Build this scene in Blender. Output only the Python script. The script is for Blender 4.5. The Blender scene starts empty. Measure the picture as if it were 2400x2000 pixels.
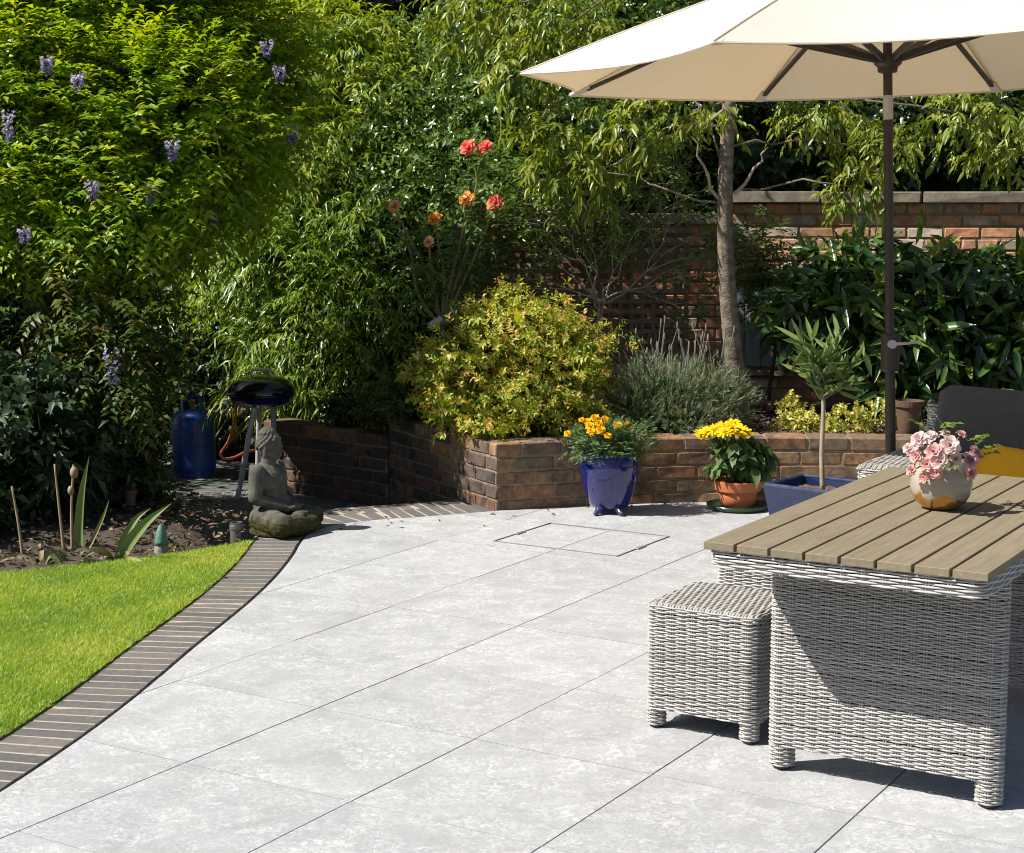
import bpy, bmesh, math, random
import numpy as np
from mathutils import Vector, Matrix

# ------------------------------------------------------------------ camera, sky, sun
sc = bpy.context.scene
COL = sc.collection
cam_d = bpy.data.cameras.new('camera')
cam_d.sensor_width = 36.0
cam_d.lens = 36.0 * 3800.0 / 2400.0
cam_d.clip_start = 0.05
cam_d.clip_end = 400.0
cam = bpy.data.objects.new('camera', cam_d)
cam.location = (0, 0, 1.55)
cam.rotation_euler = (math.radians(90 - 7.3665), 0, 0)
COL.objects.link(cam)
sc.camera = cam

world = bpy.data.worlds.new("World")
sc.world = world
world.use_nodes = True
wn = world.node_tree.nodes
sky = wn.new('ShaderNodeTexSky')
sky.sky_type = 'NISHITA'
sky.sun_disc = False
SUN_EL = math.radians(47.0)
SHADOW = Vector((0.98, 0.20, 0)).normalized()          # the way shadows fall on the ground
sky.sun_elevation = SUN_EL
sky.sun_rotation = math.atan2(-SHADOW.x, -SHADOW.y)
wn['Background'].inputs['Strength'].default_value = 0.05
world.node_tree.links.new(sky.outputs[0], wn['Background'].inputs['Color'])

sun_d = bpy.data.lights.new('sun', 'SUN')
sun_d.energy = 5.0
sun_d.angle = math.radians(0.5)
sun_d.color = (1.0, 0.955, 0.88)
sun = bpy.data.objects.new('sun', sun_d)
ray = Vector((SHADOW.x * math.cos(SUN_EL), SHADOW.y * math.cos(SUN_EL), -math.sin(SUN_EL)))
sun.rotation_euler = ray.to_track_quat('-Z', 'Y').to_euler()
sun.location = (-8, -1, 9)
COL.objects.link(sun)

sc.view_settings.view_transform = 'Standard'
sc.view_settings.look = 'None'
sc.view_settings.exposure = 0.82
sc.view_settings.gamma = 1.0
sc.view_settings.use_curve_mapping = False
sc.cycles.pixel_filter_type = 'BLACKMAN_HARRIS'
sc.cycles.filter_width = 1.05
sc.cycles.max_bounces = 6
sc.cycles.transparent_max_bounces = 8

R0 = random.Random(11)
GA = Vector((0.5222, 0.8528, 0)); GB = Vector((0.8528, -0.5222, 0))   # paving and table directions
def uv(u, v, z=0.0):
    p = GA * u + GB * v
    return Vector((p.x, p.y, z))

# ------------------------------------------------------------------ materials
def _new(name):
    m = bpy.data.materials.new(name); m.use_nodes = True
    return m, m.node_tree.nodes, m.node_tree.links, m.node_tree.nodes['Principled BSDF']

def ramp(nodes, stops):
    r = nodes.new('ShaderNodeValToRGB')
    e = r.color_ramp.elements
    while len(e) < len(stops): e.new(0.5)
    for k, (p, c) in enumerate(stops):
        e[k].position = p; e[k].color = (*c, 1)
    return r

def mat(name, c1, c2=None, rough=0.6, metal=0.0, scale=8.0, bump=0.0, bscale=None, detail=4, coat=0.0, stretch=(1, 1, 1), spec=None):
    m, N, L, P = _new(name)
    P.inputs['Roughness'].default_value = rough
    P.inputs['Metallic'].default_value = metal
    if coat:
        P.inputs['Coat Weight'].default_value = coat; P.inputs['Coat Roughness'].default_value = 0.05
    if spec is not None: P.inputs['Specular IOR Level'].default_value = spec
    c2 = c2 or tuple(x * 0.8 for x in c1)
    tc = N.new('ShaderNodeTexCoord'); mp = N.new('ShaderNodeMapping')
    mp.inputs['Scale'].default_value = stretch
    L.new(tc.outputs['Object'], mp.inputs['Vector'])
    nz = N.new('ShaderNodeTexNoise'); nz.inputs['Scale'].default_value = scale; nz.inputs['Detail'].default_value = detail
    L.new(mp.outputs[0], nz.inputs['Vector'])
    r = ramp(N, [(0.3, c1), (0.7, c2)])
    L.new(nz.outputs['Fac'], r.inputs[0]); L.new(r.outputs[0], P.inputs['Base Color'])
    if bump:
        n2 = N.new('ShaderNodeTexNoise'); n2.inputs['Scale'].default_value = bscale or scale * 4; n2.inputs['Detail'].default_value = 5
        L.new(mp.outputs[0], n2.inputs['Vector'])
        b = N.new('ShaderNodeBump'); b.inputs['Strength'].default_value = bump; b.inputs['Distance'].default_value = 0.01
        L.new(n2.outputs['Fac'], b.inputs['Height']); L.new(b.outputs[0], P.inputs['Normal'])
    return m

def leaf_mat(name, cols, rough=0.45, trans=0.35, gain=1.0, spec=0.4):
    """leaf colour picked by the per-leaf value 'tint'; thin leaf lets some light through"""
    m, N, L, P = _new(name)
    at = N.new('ShaderNodeAttribute'); at.attribute_name = 'tint'
    k = len(cols); cols = [tuple(min(.9, x * gain) for x in c) for c in cols]
    r = ramp(N, [(i / max(1, k - 1), c) for i, c in enumerate(cols)])
    L.new(at.outputs['Fac'], r.inputs[0])
    tc = N.new('ShaderNodeTexCoord')
    nz = N.new('ShaderNodeTexNoise'); nz.inputs['Scale'].default_value = 60; nz.inputs['Detail'].default_value = 2
    L.new(tc.outputs['Object'], nz.inputs['Vector'])
    mr = N.new('ShaderNodeMapRange'); mr.inputs['To Min'].default_value = 0.75; mr.inputs['To Max'].default_value = 1.25
    L.new(nz.outputs['Fac'], mr.inputs[0])
    mx = N.new('ShaderNodeMix'); mx.data_type = 'RGBA'; mx.blend_type = 'MULTIPLY'; mx.inputs[0].default_value = 1
    L.new(r.outputs[0], mx.inputs[6]); L.new(mr.outputs[0], mx.inputs[7])
    L.new(mx.outputs[2], P.inputs['Base Color'])
    P.inputs['Roughness'].default_value = rough
    P.inputs['Specular IOR Level'].default_value = spec
    if trans:
        T = N.new('ShaderNodeBsdfTranslucent')
        hs = N.new('ShaderNodeHueSaturation'); hs.inputs['Saturation'].default_value = 1.15; hs.inputs['Value'].default_value = 1.3
        hs.inputs['Hue'].default_value = 0.485
        L.new(mx.outputs[2], hs.inputs['Color']); L.new(hs.outputs[0], T.inputs['Color'])
        ms = N.new('ShaderNodeMixShader'); ms.inputs[0].default_value = trans
        L.new(P.outputs[0], ms.inputs[1]); L.new(T.outputs[0], ms.inputs[2])
        L.new(ms.outputs[0], N['Material Output'].inputs[0])
    return m

def piece_mat(name, cols, rough=0.8, scale=25, bump=0.4, vary=0.35, blotch=None, spec=0.3, stretch=(1, 1, 1)):
    """one material for many like pieces: each object takes its own colour from the ramp"""
    m, N, L, P = _new(name)
    oi = N.new('ShaderNodeObjectInfo')
    r = ramp(N, [(i / max(1, len(cols) - 1), c) for i, c in enumerate(cols)])
    L.new(oi.outputs['Random'], r.inputs[0])
    tc = N.new('ShaderNodeTexCoord')
    off = N.new('ShaderNodeVectorMath'); off.operation = 'ADD'
    sv = N.new('ShaderNodeVectorMath'); sv.operation = 'SCALE'; sv.inputs['Scale'].default_value = 37.0
    cx = N.new('ShaderNodeCombineXYZ')
    for i in range(3): L.new(oi.outputs['Random'], cx.inputs[i])
    L.new(cx.outputs[0], sv.inputs[0])
    mp = N.new('ShaderNodeMapping'); mp.inputs['Scale'].default_value = stretch
    L.new(tc.outputs['Object'], mp.inputs['Vector'])
    L.new(mp.outputs[0], off.inputs[0]); L.new(sv.outputs[0], off.inputs[1])
    nz = N.new('ShaderNodeTexNoise'); nz.inputs['Scale'].default_value = scale; nz.inputs['Detail'].default_value = 6; nz.inputs['Roughness'].default_value = 0.65
    L.new(off.outputs[0], nz.inputs['Vector'])
    mr = N.new('ShaderNodeMapRange'); mr.inputs['From Min'].default_value = 0.3; mr.inputs['From Max'].default_value = 0.7
    mr.inputs['To Min'].default_value = 1 - vary; mr.inputs['To Max'].default_value = 1 + vary
    L.new(nz.outputs['Fac'], mr.inputs[0])
    mx = N.new('ShaderNodeMix'); mx.data_type = 'RGBA'; mx.blend_type = 'MULTIPLY'; mx.inputs[0].default_value = 1
    L.new(r.outputs[0], mx.inputs[6]); L.new(mr.outputs[0], mx.inputs[7])
    out = mx.outputs[2]
    if blotch:
        n3 = N.new('ShaderNodeTexNoise'); n3.inputs['Scale'].default_value = 9; n3.inputs['Detail'].default_value = 5
        L.new(off.outputs[0], n3.inputs['Vector'])
        r3 = ramp(N, [(0.54, (0, 0, 0)), (0.66, (1, 1, 1))])
        L.new(n3.outputs['Fac'], r3.inputs[0])
        m3 = N.new('ShaderNodeMix'); m3.data_type = 'RGBA'
        m3.inputs[7].default_value = (*blotch, 1)
        L.new(r3.outputs[0], m3.inputs[0]); L.new(out, m3.inputs[6]); out = m3.outputs[2]
    L.new(out, P.inputs['Base Color'])
    P.inputs['Roughness'].default_value = rough; P.inputs['Specular IOR Level'].default_value = spec
    if bump:
        b = N.new('ShaderNodeBump'); b.inputs['Strength'].default_value = bump; b.inputs['Distance'].default_value = 0.006
        L.new(nz.outputs['Fac'], b.inputs['Height']); L.new(b.outputs[0], P.inputs['Normal'])
    return m

def slab_mat():
    m, N, L, P = _new('porcelain_paving')
    oi = N.new('ShaderNodeObjectInfo'); geo = N.new('ShaderNodeNewGeometry')
    cx = N.new('ShaderNodeCombineXYZ'); L.new(oi.outputs['Random'], cx.inputs[0]); L.new(oi.outputs['Random'], cx.inputs[1])
    sv = N.new('ShaderNodeVectorMath'); sv.operation = 'SCALE'; sv.inputs['Scale'].default_value = 0.8
    L.new(cx.outputs[0], sv.inputs[0])
    ad = N.new('ShaderNodeVectorMath'); ad.operation = 'ADD'; L.new(geo.outputs['Position'], ad.inputs[0]); L.new(sv.outputs[0], ad.inputs[1])
    def noise(s, d, dist=0.0, rough=0.6):
        n = N.new('ShaderNodeTexNoise'); n.inputs['Scale'].default_value = s; n.inputs['Detail'].default_value = d
        n.inputs['Distortion'].default_value = dist; n.inputs['Roughness'].default_value = rough
        L.new(ad.outputs[0], n.inputs['Vector']); return n
    a = noise(4.0, 8, 0.5, 0.7); ra = ramp(N, [(0.34, (0.300, 0.303, 0.308)), (0.68, (0.370, 0.373, 0.378))]); L.new(a.outputs['Fac'], ra.inputs[0])
    b = noise(40, 9, 1.4, 0.85); rb = ramp(N, [(0.46, (0, 0, 0)), (0.60, (1, 1, 1))]); L.new(b.outputs['Fac'], rb.inputs[0])
    c = noise(6.5, 5, 0.8, 0.65); rc = ramp(N, [(0.36, (0.10, 0.10, 0.10)), (0.62, (1, 1, 1))]); L.new(c.outputs['Fac'], rc.inputs[0])
    mu = N.new('ShaderNodeMath'); mu.operation = 'MULTIPLY'; L.new(rb.outputs[0], mu.inputs[0]); L.new(rc.outputs[0], mu.inputs[1])
    mx = N.new('ShaderNodeMix'); mx.data_type = 'RGBA'; mx.inputs[7].default_value = (0.565, 0.566, 0.57, 1)
    L.new(mu.outputs[0], mx.inputs[0]); L.new(ra.outputs[0], mx.inputs[6])
    d = noise(90, 4, 0.0, 0.7); rd = ramp(N, [(0.3, (0.90, 0.90, 0.91)), (0.62, (1.03, 1.03, 1.03))]); L.new(d.outputs['Fac'], rd.inputs[0])
    m2 = N.new('ShaderNodeMix'); m2.data_type = 'RGBA'; m2.blend_type = 'MULTIPLY'; m2.inputs[0].default_value = 1
    L.new(mx.outputs[2], m2.inputs[6]); L.new(rd.outputs[0], m2.inputs[7])
    tn = N.new('ShaderNodeMapRange'); tn.inputs['To Min'].default_value = 0.94; tn.inputs['To Max'].default_value = 1.05
    L.new(oi.outputs['Random'], tn.inputs[0])
    m4 = N.new('ShaderNodeMix'); m4.data_type = 'RGBA'; m4.blend_type = 'MULTIPLY'; m4.inputs[0].default_value = 1
    L.new(m2.outputs[2], m4.inputs[6]); L.new(tn.outputs[0], m4.inputs[7])
    st = noise(1.1, 5, 0.8, 0.6); rst = ramp(N, [(0.56, (1, 1, 1)), (0.72, (0.90, 0.895, 0.88))]); L.new(st.outputs['Fac'], rst.inputs[0])
    m5 = N.new('ShaderNodeMix'); m5.data_type = 'RGBA'; m5.blend_type = 'MULTIPLY'; m5.inputs[0].default_value = 1
    L.new(m4.outputs[2], m5.inputs[6]); L.new(rst.outputs[0], m5.inputs[7])
    L.new(m5.outputs[2], P.inputs['Base Color'])
    P.inputs['Roughness'].default_value = 0.62; P.inputs['Specular IOR Level'].default_value = 0.3
    bp = N.new('ShaderNodeBump'); bp.inputs['Strength'].default_value = 0.15; bp.inputs['Distance'].default_value = 0.003
    L.new(b.outputs['Fac'], bp.inputs['Height']); L.new(bp.outputs[0], P.inputs['Normal'])
    return m

M = {}
M['slab'] = slab_mat()
M['grout'] = mat('grey_grout', (0.15, 0.15, 0.15), (0.20, 0.20, 0.20), 0.9, scale=30)
M['mortar_cream'] = mat('cream_mortar', (0.40, 0.345, 0.265), (0.32, 0.275, 0.21), 0.9, scale=40, bump=0.3)
M['mortar'] = mat('old_mortar', (0.27, 0.20, 0.125), (0.16, 0.12, 0.08), 0.95, scale=18, bump=0.6)
M['mortar_wall'] = mat('old_wall_mortar', (0.26, 0.21, 0.14), (0.16, 0.12, 0.08), 0.95, scale=12, bump=0.6)
M['edge_brick'] = piece_mat('blue_grey_edging_brick', [(0.095, 0.092, 0.090), (0.125, 0.115, 0.110), (0.155, 0.135, 0.122), (0.11, 0.106, 0.104)], 0.75, 40, 0.3, 0.2)
M['brick'] = piece_mat('planter_brick', [(0.24, 0.135, 0.07), (0.155, 0.105, 0.066), (0.28, 0.145, 0.07), (0.13, 0.10, 0.075), (0.26, 0.16, 0.085), (0.19, 0.125, 0.072)], 0.85, 22, 0.7, 0.45, blotch=(0.09, 0.068, 0.05))
M['brick_dark'] = piece_mat('dark_planter_brick', [(0.11, 0.072, 0.055), (0.075, 0.058, 0.05), (0.15, 0.08, 0.052), (0.085, 0.068, 0.06)], 0.85, 22, 0.6, 0.4, blotch=(0.035, 0.03, 0.028))  # same kind of brick in darker tones
M['old_brick'] = piece_mat('old_garden_wall_brick', [(0.54, 0.20, 0.12), (0.42, 0.25, 0.14), (0.60, 0.24, 0.14), (0.52, 0.42, 0.34), (0.36, 0.20, 0.11), (0.54, 0.27, 0.15)], 0.9, 16, 0.7, 0.45, blotch=(0.28, 0.24, 0.19))
M['coping'] = piece_mat('stone_coping', [(0.19, 0.16, 0.12), (0.15, 0.13, 0.10), (0.22, 0.19, 0.14)], 0.9, 14, 0.6, 0.35, blotch=(0.12, 0.11, 0.08))
M['flag'] = piece_mat('worn_flagstone', [(0.10, 0.115, 0.10), (0.13, 0.13, 0.115), (0.085, 0.095, 0.09)], 0.8, 12, 0.4, 0.3)
M['soil'] = mat('dark_soil', (0.045, 0.03, 0.02), (0.09, 0.062, 0.042), 1.0, scale=14, bump=1.0, bscale=60)
M['ground'] = mat('garden_earth', (0.04, 0.03, 0.02), (0.07, 0.055, 0.035), 1.0, scale=5, bump=0.8, bscale=40)
M['lawn_soil'] = mat('lawn_thatch', (0.12, 0.18, 0.035), (0.17, 0.22, 0.05), 1.0, scale=20, bump=0.6)

# ------------------------------------------------------------------ mesh helpers
class MB:
    def __init__(s): s.v = []; s.f = []; s.mi = []; s.cur = 0
    def add(s, vs, fs):
        o = len(s.v); s.v.extend([tuple(p) for p in vs]); s.f.extend([tuple(i + o for i in f) for f in fs]); s.mi.extend([s.cur] * len(fs)); return s
    def box(s, c, size, mtx=None, bev=0.0):
        x, y, z = [d / 2 for d in size]
        if bev <= 0:
            vs = [Vector((sx * x, sy * y, sz * z)) for sz in (-1, 1) for sy in (-1, 1) for sx in (-1, 1)]
            fs = [(0, 2, 3, 1), (4, 5, 7, 6), (0, 1, 5, 4), (2, 6, 7, 3), (0, 4, 6, 2), (1, 3, 7, 5)]
        else:                                     # bevelled top and bottom rims and upright edges
            def ring(ax, ay, zz, b):
                return [(ax - b, -ay, zz), (ax, -ay + b, zz), (ax, ay - b, zz), (ax - b, ay, zz), (-ax + b, ay, zz), (-ax, ay - b, zz), (-ax, -ay + b, zz), (-ax + b, -ay, zz)]
            vs = [Vector(p) for p in ring(x - bev, y - bev, -z, bev * .6) + ring(x, y, -z + bev, bev) + ring(x, y, z - bev, bev) + ring(x - bev, y - bev, z, bev * .6)]
            fs = []
            for k in range(3):
                for i in range(8):
                    j = (i + 1) % 8; fs.append((k * 8 + i, k * 8 + j, k * 8 + 8 + j, k * 8 + 8 + i))
            fs.append(tuple(range(24, 32))); fs.append(tuple(reversed(range(8))))
        c = Vector(c)
        if mtx is not None: vs = [mtx @ p + c for p in vs]
        else: vs = [p + c for p in vs]
        return s.add(vs, fs)
    def prism(s, poly, z0, z1, bev=0.0):
        n = len(poly); vs = [(p[0], p[1], z0) for p in poly]
        if bev > 0:
            cx = sum(p[0] for p in poly) / n; cy = sum(p[1] for p in poly) / n
            vs += [(p[0], p[1], z1 - bev) for p in poly]
            for p in poly:
                d = math.hypot(p[0] - cx, p[1] - cy) or 1; k = max(0, 1 - bev * 1.3 / d)
                vs.append((cx + (p[0] - cx) * k, cy + (p[1] - cy) * k, z1))
            fs = [tuple(range(2 * n, 3 * n))]
            for r in range(2):
                for i in range(n):
                    j = (i + 1) % n; fs.append((r * n + i, r * n + j, r * n + n + j, r * n + n + i))
        else:
            vs += [(p[0], p[1], z1) for p in poly]
            fs = [tuple(range(n, 2 * n))] + [(i, (i + 1) % n, n + (i + 1) % n, n + i) for i in range(n)]
        fs.append(tuple(reversed(range(n))))
        return s.add(vs, fs)
    def tube(s, pts, rad, sides=8, cap=True, flat=1.0):
        pts = [Vector(p) for p in pts]; n = len(pts)
        if not hasattr(rad, '__len__'): rad = [rad] * n
        vs = []; prev = None
        for i, p in enumerate(pts):
            t = (pts[min(i + 1, n - 1)] - pts[max(i - 1, 0)])
            if t.length < 1e-9: t = Vector((0, 0, 1))
            t.normalize()
            if prev is None:
                a = Vector((0, 0, 1)) if abs(t.z) < 0.9 else Vector((1, 0, 0))
                x = t.cross(a).normalized()
            else:
                x = (prev - t * prev.dot(t))
                x = x.normalized() if x.length > 1e-6 else t.orthogonal().normalized()
            prev = x; y = t.cross(x)
            for k in range(sides):
                an = 2 * math.pi * k / sides
                vs.append(p + (x * math.cos(an) + y * math.sin(an) * flat) * rad[i])
        fs = []
        for i in range(n - 1):
            for k in range(sides):
                j = (k + 1) % sides
                fs.append((i * sides + k, i * sides + j, (i + 1) * sides + j, (i + 1) * sides + k))
        if cap:
            fs.append(tuple(reversed(range(sides)))); fs.append(tuple((n - 1) * sides + k for k in range(sides)))
        return s.add(vs, fs)
    def lathe(s, prof, seg=32, c=(0, 0, 0), cap_b=True, cap_t=False, a0=0.0, a1=None):
        full = a1 is None; tot = 2 * math.pi if full else a1 - a0
        cols = seg if full else seg + 1
        vs = []
        for r, z in prof:
            for k in range(cols):
                an = a0 + tot * k / seg
                vs.append((c[0] + r * math.cos(an), c[1] + r * math.sin(an), c[2] + z))
        fs = []
        for i in range(len(prof) - 1):
            for k in range(seg):
                j = (k + 1) % cols if full else k + 1
                fs.append((i * cols + k, i * cols + j, (i + 1) * cols + j, (i + 1) * cols + k))
        if full and cap_b: fs.append(tuple(reversed(range(seg))))
        if full and cap_t: fs.append(tuple((len(prof) - 1) * cols + k for k in range(seg)))
        return s.add(vs, fs)
    def ell(s, c, r, seg=12, rings=8, mtx=None):
        vs = []; c = Vector(c)
        for i in range(rings + 1):
            ph = math.pi * i / rings
            for k in range(seg):
                th = 2 * math.pi * k / seg
                p = Vector((r[0] * math.sin(ph) * math.cos(th), r[1] * math.sin(ph) * math.sin(th), -r[2] * math.cos(ph)))
                vs.append((mtx @ p if mtx is not None else p) + c)
        fs = []
        for i in range(rings):
            for k in range(seg):
                j = (k + 1) % seg
                fs.append((i * seg + k, i * seg + j, (i + 1) * seg + j, (i + 1) * seg + k))
        return s.add(vs, fs)
    def mesh(s, name, mats, smooth=False):
        me = bpy.data.meshes.new(name)
        me.from_pydata(s.v, [], s.f)
        if not isinstance(mats, (list, tuple)): mats = [mats]
        for m in mats: me.materials.append(m)
        if len(mats) > 1: me.polygons.foreach_set('material_index', s.mi)
        if smooth: me.polygons.foreach_set('use_smooth', [True] * len(me.polygons))
        me.validate(); me.update()
        return me
    def build(s, name, mats, parent=None, smooth=False, **kw):
        return place(name, s.mesh(name, mats, smooth), parent, **kw)

def place(name, me, parent=None, loc=None, mtx=None, **kw):
    o = bpy.data.objects.new(name, me); COL.objects.link(o)
    if parent is not None: o.parent = parent
    if mtx is not None: o.matrix_local = mtx
    elif loc is not None: o.location = loc
    for k, v in kw.items(): o[k] = v
    return o

def thing(name, label, cat, loc=(0, 0, 0), rz=0.0, group=None):
    o = bpy.data.objects.new(name, None); COL.objects.link(o)
    o.empty_display_size = 0.1
    o.location = loc; o.rotation_euler = (0, 0, rz); o['label'] = label; o['category'] = cat
    if group: o['group'] = group
    return o

def tag(o, label, cat, group=None):
    o['label'] = label; o['category'] = cat
    if group: o['group'] = group
    return o

def copy_tree(o, parent=None):
    c = o.copy(); COL.objects.link(c); c.parent = parent
    for ch in list(o.children): copy_tree(ch, c)
    return c

def mesh_np(name, V, F, m, tint=None, smooth=False):
    V = np.asarray(V, np.float32); F = np.asarray(F, np.int32); k = F.shape[1]
    me = bpy.data.meshes.new(name)
    me.vertices.add(len(V)); me.vertices.foreach_set('co', V.ravel())
    me.loops.add(F.size); me.loops.foreach_set('vertex_index', F.ravel())
    me.polygons.add(len(F)); me.polygons.foreach_set('loop_start', np.arange(0, F.size, k, dtype=np.int32))
    if smooth: me.polygons.foreach_set('use_smooth', np.ones(len(F), bool))
    if tint is not None:
        a = me.attributes.new('tint', 'FLOAT', 'POINT'); a.data.foreach_set('value', np.asarray(tint, np.float32))
    me.materials.append(m); me.update(calc_edges=True)
    return me

def nrm(a): return a / np.maximum(np.linalg.norm(a, axis=-1, keepdims=True), 1e-9)

def leaf_arrays(P, D, Nn, ln, wd, fold=0.18, droop=0.12, long=False):
    """P base, D direction, Nn normal (n,3); ln, wd (n,). Folded, pointed leaves."""
    n = len(P); ln = ln[:, None]; wd = wd[:, None]
    S = nrm(np.cross(D, Nn)); Nn = np.cross(S, D)
    Z = np.array([0, 0, -1.0])
    if not long:
        L = P + D * ln * .42 - S * wd * .5 + Nn * wd * fold
        C = P + D * ln * .48
        Rr = P + D * ln * .42 + S * wd * .5 + Nn * wd * fold
        T = P + D * ln + Z * ln * droop
        V = np.stack([P, L, C, Rr, T], 1)
        f = np.array([[0, 2, 1], [0, 3, 2], [1, 2, 4], [2, 3, 4]])
        k = 5
    else:
        a, b = .28, .66
        z1 = Z * ln * droop * .15; z2 = Z * ln * droop * .5
        L1 = P + D * ln * a - S * wd * .46 + Nn * wd * fold + z1; C1 = P + D * ln * a + z1; R1 = P + D * ln * a + S * wd * .46 + Nn * wd * fold + z1
        L2 = P + D * ln * b - S * wd * .40 + Nn * wd * fold + z2; C2 = P + D * ln * b + z2; R2 = P + D * ln * b + S * wd * .40 + Nn * wd * fold + z2
        T = P + D * ln + Z * ln * droop
        V = np.stack([P, L1, C1, R1, L2, C2, R2, T], 1)
        f = np.array([[0, 2, 1], [0, 3, 2], [1, 2, 5], [1, 5, 4], [2, 3, 6], [2, 6, 5], [4, 5, 7], [5, 6, 7]])
        k = 8
    F = (f[None] + (np.arange(n) * k)[:, None, None]).reshape(-1, 3)
    return V.reshape(-1, 3), F, k

def scatter(blobs, n, rng, shell=0.62, lump=0.22, zb=0.0):
    """points in the outer shell of a set of ellipsoids: (x, y, z, rx, ry, rz)"""
    B = np.array([b[:6] for b in blobs], float)
    w = (B[:, 3] * B[:, 4] * B[:, 5]) ** (2 / 3); w /= w.sum()
    out = []; od = []
    for it in range(6):
        idx = rng.choice(len(B), n, p=w)
        d = nrm(rng.normal(size=(n, 3)) + np.array([0, 0, zb]))
        ph = rng.uniform(0, 6.28, (len(B), 3))[idx]
        lum = 1 + lump * (np.sin(d[:, 0] * 4.3 + ph[:, 0]) * np.sin(d[:, 2] * 5.1 + ph[:, 1]) + .5 * np.sin(d[:, 1] * 8 + d[:, 2] * 7 + ph[:, 2]))
        r = (shell + (1 - shell) * rng.random(n) ** .6) * lum
        p = B[idx, :3] + d * B[idx, 3:6] * r[:, None]
        q = ((p[:, None, :] - B[None, :, :3]) / B[None, :, 3:6])
        deep = (np.linalg.norm(q, axis=2) < shell * .8).any(1)
        out.append(p[~deep]); od.append(d[~deep])
        if sum(map(len, out)) >= n: break
    return np.concatenate(out)[:n], np.concatenate(od)[:n]

def foliage(name, blobs, n, k, twig, ln, wd, mode, m, parent=None, seed=1, droop=0.15, shell=0.62, up=0.15, tint=(0, 1), long=False, lump=0.22, spread=0.7, pts=None, zb=0.0, **kw):
    rng = np.random.default_rng(seed)
    if pts is None: P, O = scatter(blobs, n, rng, shell, lump, zb)
    else: P, O = pts
    n = len(P)
    D = nrm(O + rng.normal(size=(n, 3)) * spread + np.array([0, 0, up]))
    X = nrm(np.cross(D, np.array([0, 0, 1.0])) + 1e-4); Y = np.cross(X, D)
    t = (np.arange(k) + .5) / k
    side = np.where(np.arange(k) % 2 == 0, 1.0, -1.0)
    ones = np.ones((n, k, 1))
    Dk, Xk, Yk = D[:, None, :] * ones, X[:, None, :] * ones, Y[:, None, :] * ones
    T = t[None, :, None]; Sd = side[None, :, None]
    base = P[:, None, :] + Dk * T * twig - np.array([0, 0, 1.0]) * (T ** 2) * twig * droop
    if mode == 'pinnate':
        Ld = Dk * .55 + Xk * Sd * .85
        Nl = Yk * .25 + O[:, None, :] * .5 + np.array([0, 0, .75]) + rng.normal(size=(n, k, 3)) * .3
    elif mode == 'fan':
        an = rng.uniform(-1.25, 1.25, (n, k, 1))
        Ld = Dk * np.cos(an) + Xk * np.sin(an) - np.array([0, 0, .35]) * ones
        Nl = Yk * .25 + O[:, None, :] * .5 + np.array([0, 0, .75]) + rng.normal(size=(n, k, 3)) * .35
    elif mode == 'hang':
        Ld = Dk * .55 + Xk * Sd * .6 + np.array([0, 0, -.42]) * ones + rng.normal(size=(n, k, 3)) * .34
        Nl = O[:, None, :] * .7 + np.array([0, 0, .6]) + rng.normal(size=(n, k, 3)) * .4
    elif mode == 'spike':
        Ld = Dk + rng.normal(size=(n, k, 3)) * .25
        Nl = rng.normal(size=(n, k, 3))
    else:                                                    # whorl
        an = (np.arange(k) * 2.4)[None, :, None] + rng.uniform(0, 6.28, (n, 1, 1))
        Ld = Dk * .55 + (Xk * np.cos(an) + Yk * np.sin(an)) * .8
        Nl = Dk + rng.normal(size=(n, k, 3)) * .2
    Ld = nrm(Ld + rng.normal(size=(n, k, 3)) * .12)
    s = rng.uniform(.7, 1.2, (n, k))
    tt = np.clip(rng.random((n, 1)) * .65 + rng.random((n, k)) * .35, 0, 1)
    tt = tint[0] + (tint[1] - tint[0]) * tt
    V, F, q = leaf_arrays(base.reshape(-1, 3), Ld.reshape(-1, 3), nrm(Nl.reshape(-1, 3)), (ln * s).ravel(), (wd * s).ravel(), droop=droop, long=long)
    me = mesh_np(name, V, F, m, np.repeat(tt.ravel(), q))
    return place(name, me, parent, **kw)

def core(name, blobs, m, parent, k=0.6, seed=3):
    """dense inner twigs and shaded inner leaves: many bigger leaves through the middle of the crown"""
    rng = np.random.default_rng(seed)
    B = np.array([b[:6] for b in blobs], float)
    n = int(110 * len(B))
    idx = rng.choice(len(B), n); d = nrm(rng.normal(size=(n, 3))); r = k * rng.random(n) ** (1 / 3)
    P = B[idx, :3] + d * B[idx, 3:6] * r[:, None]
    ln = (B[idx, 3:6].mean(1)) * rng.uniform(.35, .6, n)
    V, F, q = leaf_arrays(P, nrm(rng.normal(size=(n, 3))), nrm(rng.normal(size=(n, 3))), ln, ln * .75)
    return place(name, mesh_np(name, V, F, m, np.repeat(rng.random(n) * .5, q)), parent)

def catmull(pts, per=8):
    P = [Vector(p) for p in pts]; P = [P[0] * 2 - P[1]] + P + [P[-1] * 2 - P[-2]]
    out = []
    for i in range(1, len(P) - 2):
        for j in range(per):
            t = j / per; a, b, c, d = P[i - 1], P[i], P[i + 1], P[i + 2]
            out.append(.5 * ((2 * b) + (c - a) * t + (2 * a - 5 * b + 4 * c - d) * t * t + (3 * b - a - 3 * c + d) * t ** 3))
    out.append(P[-2]); return out

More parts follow.
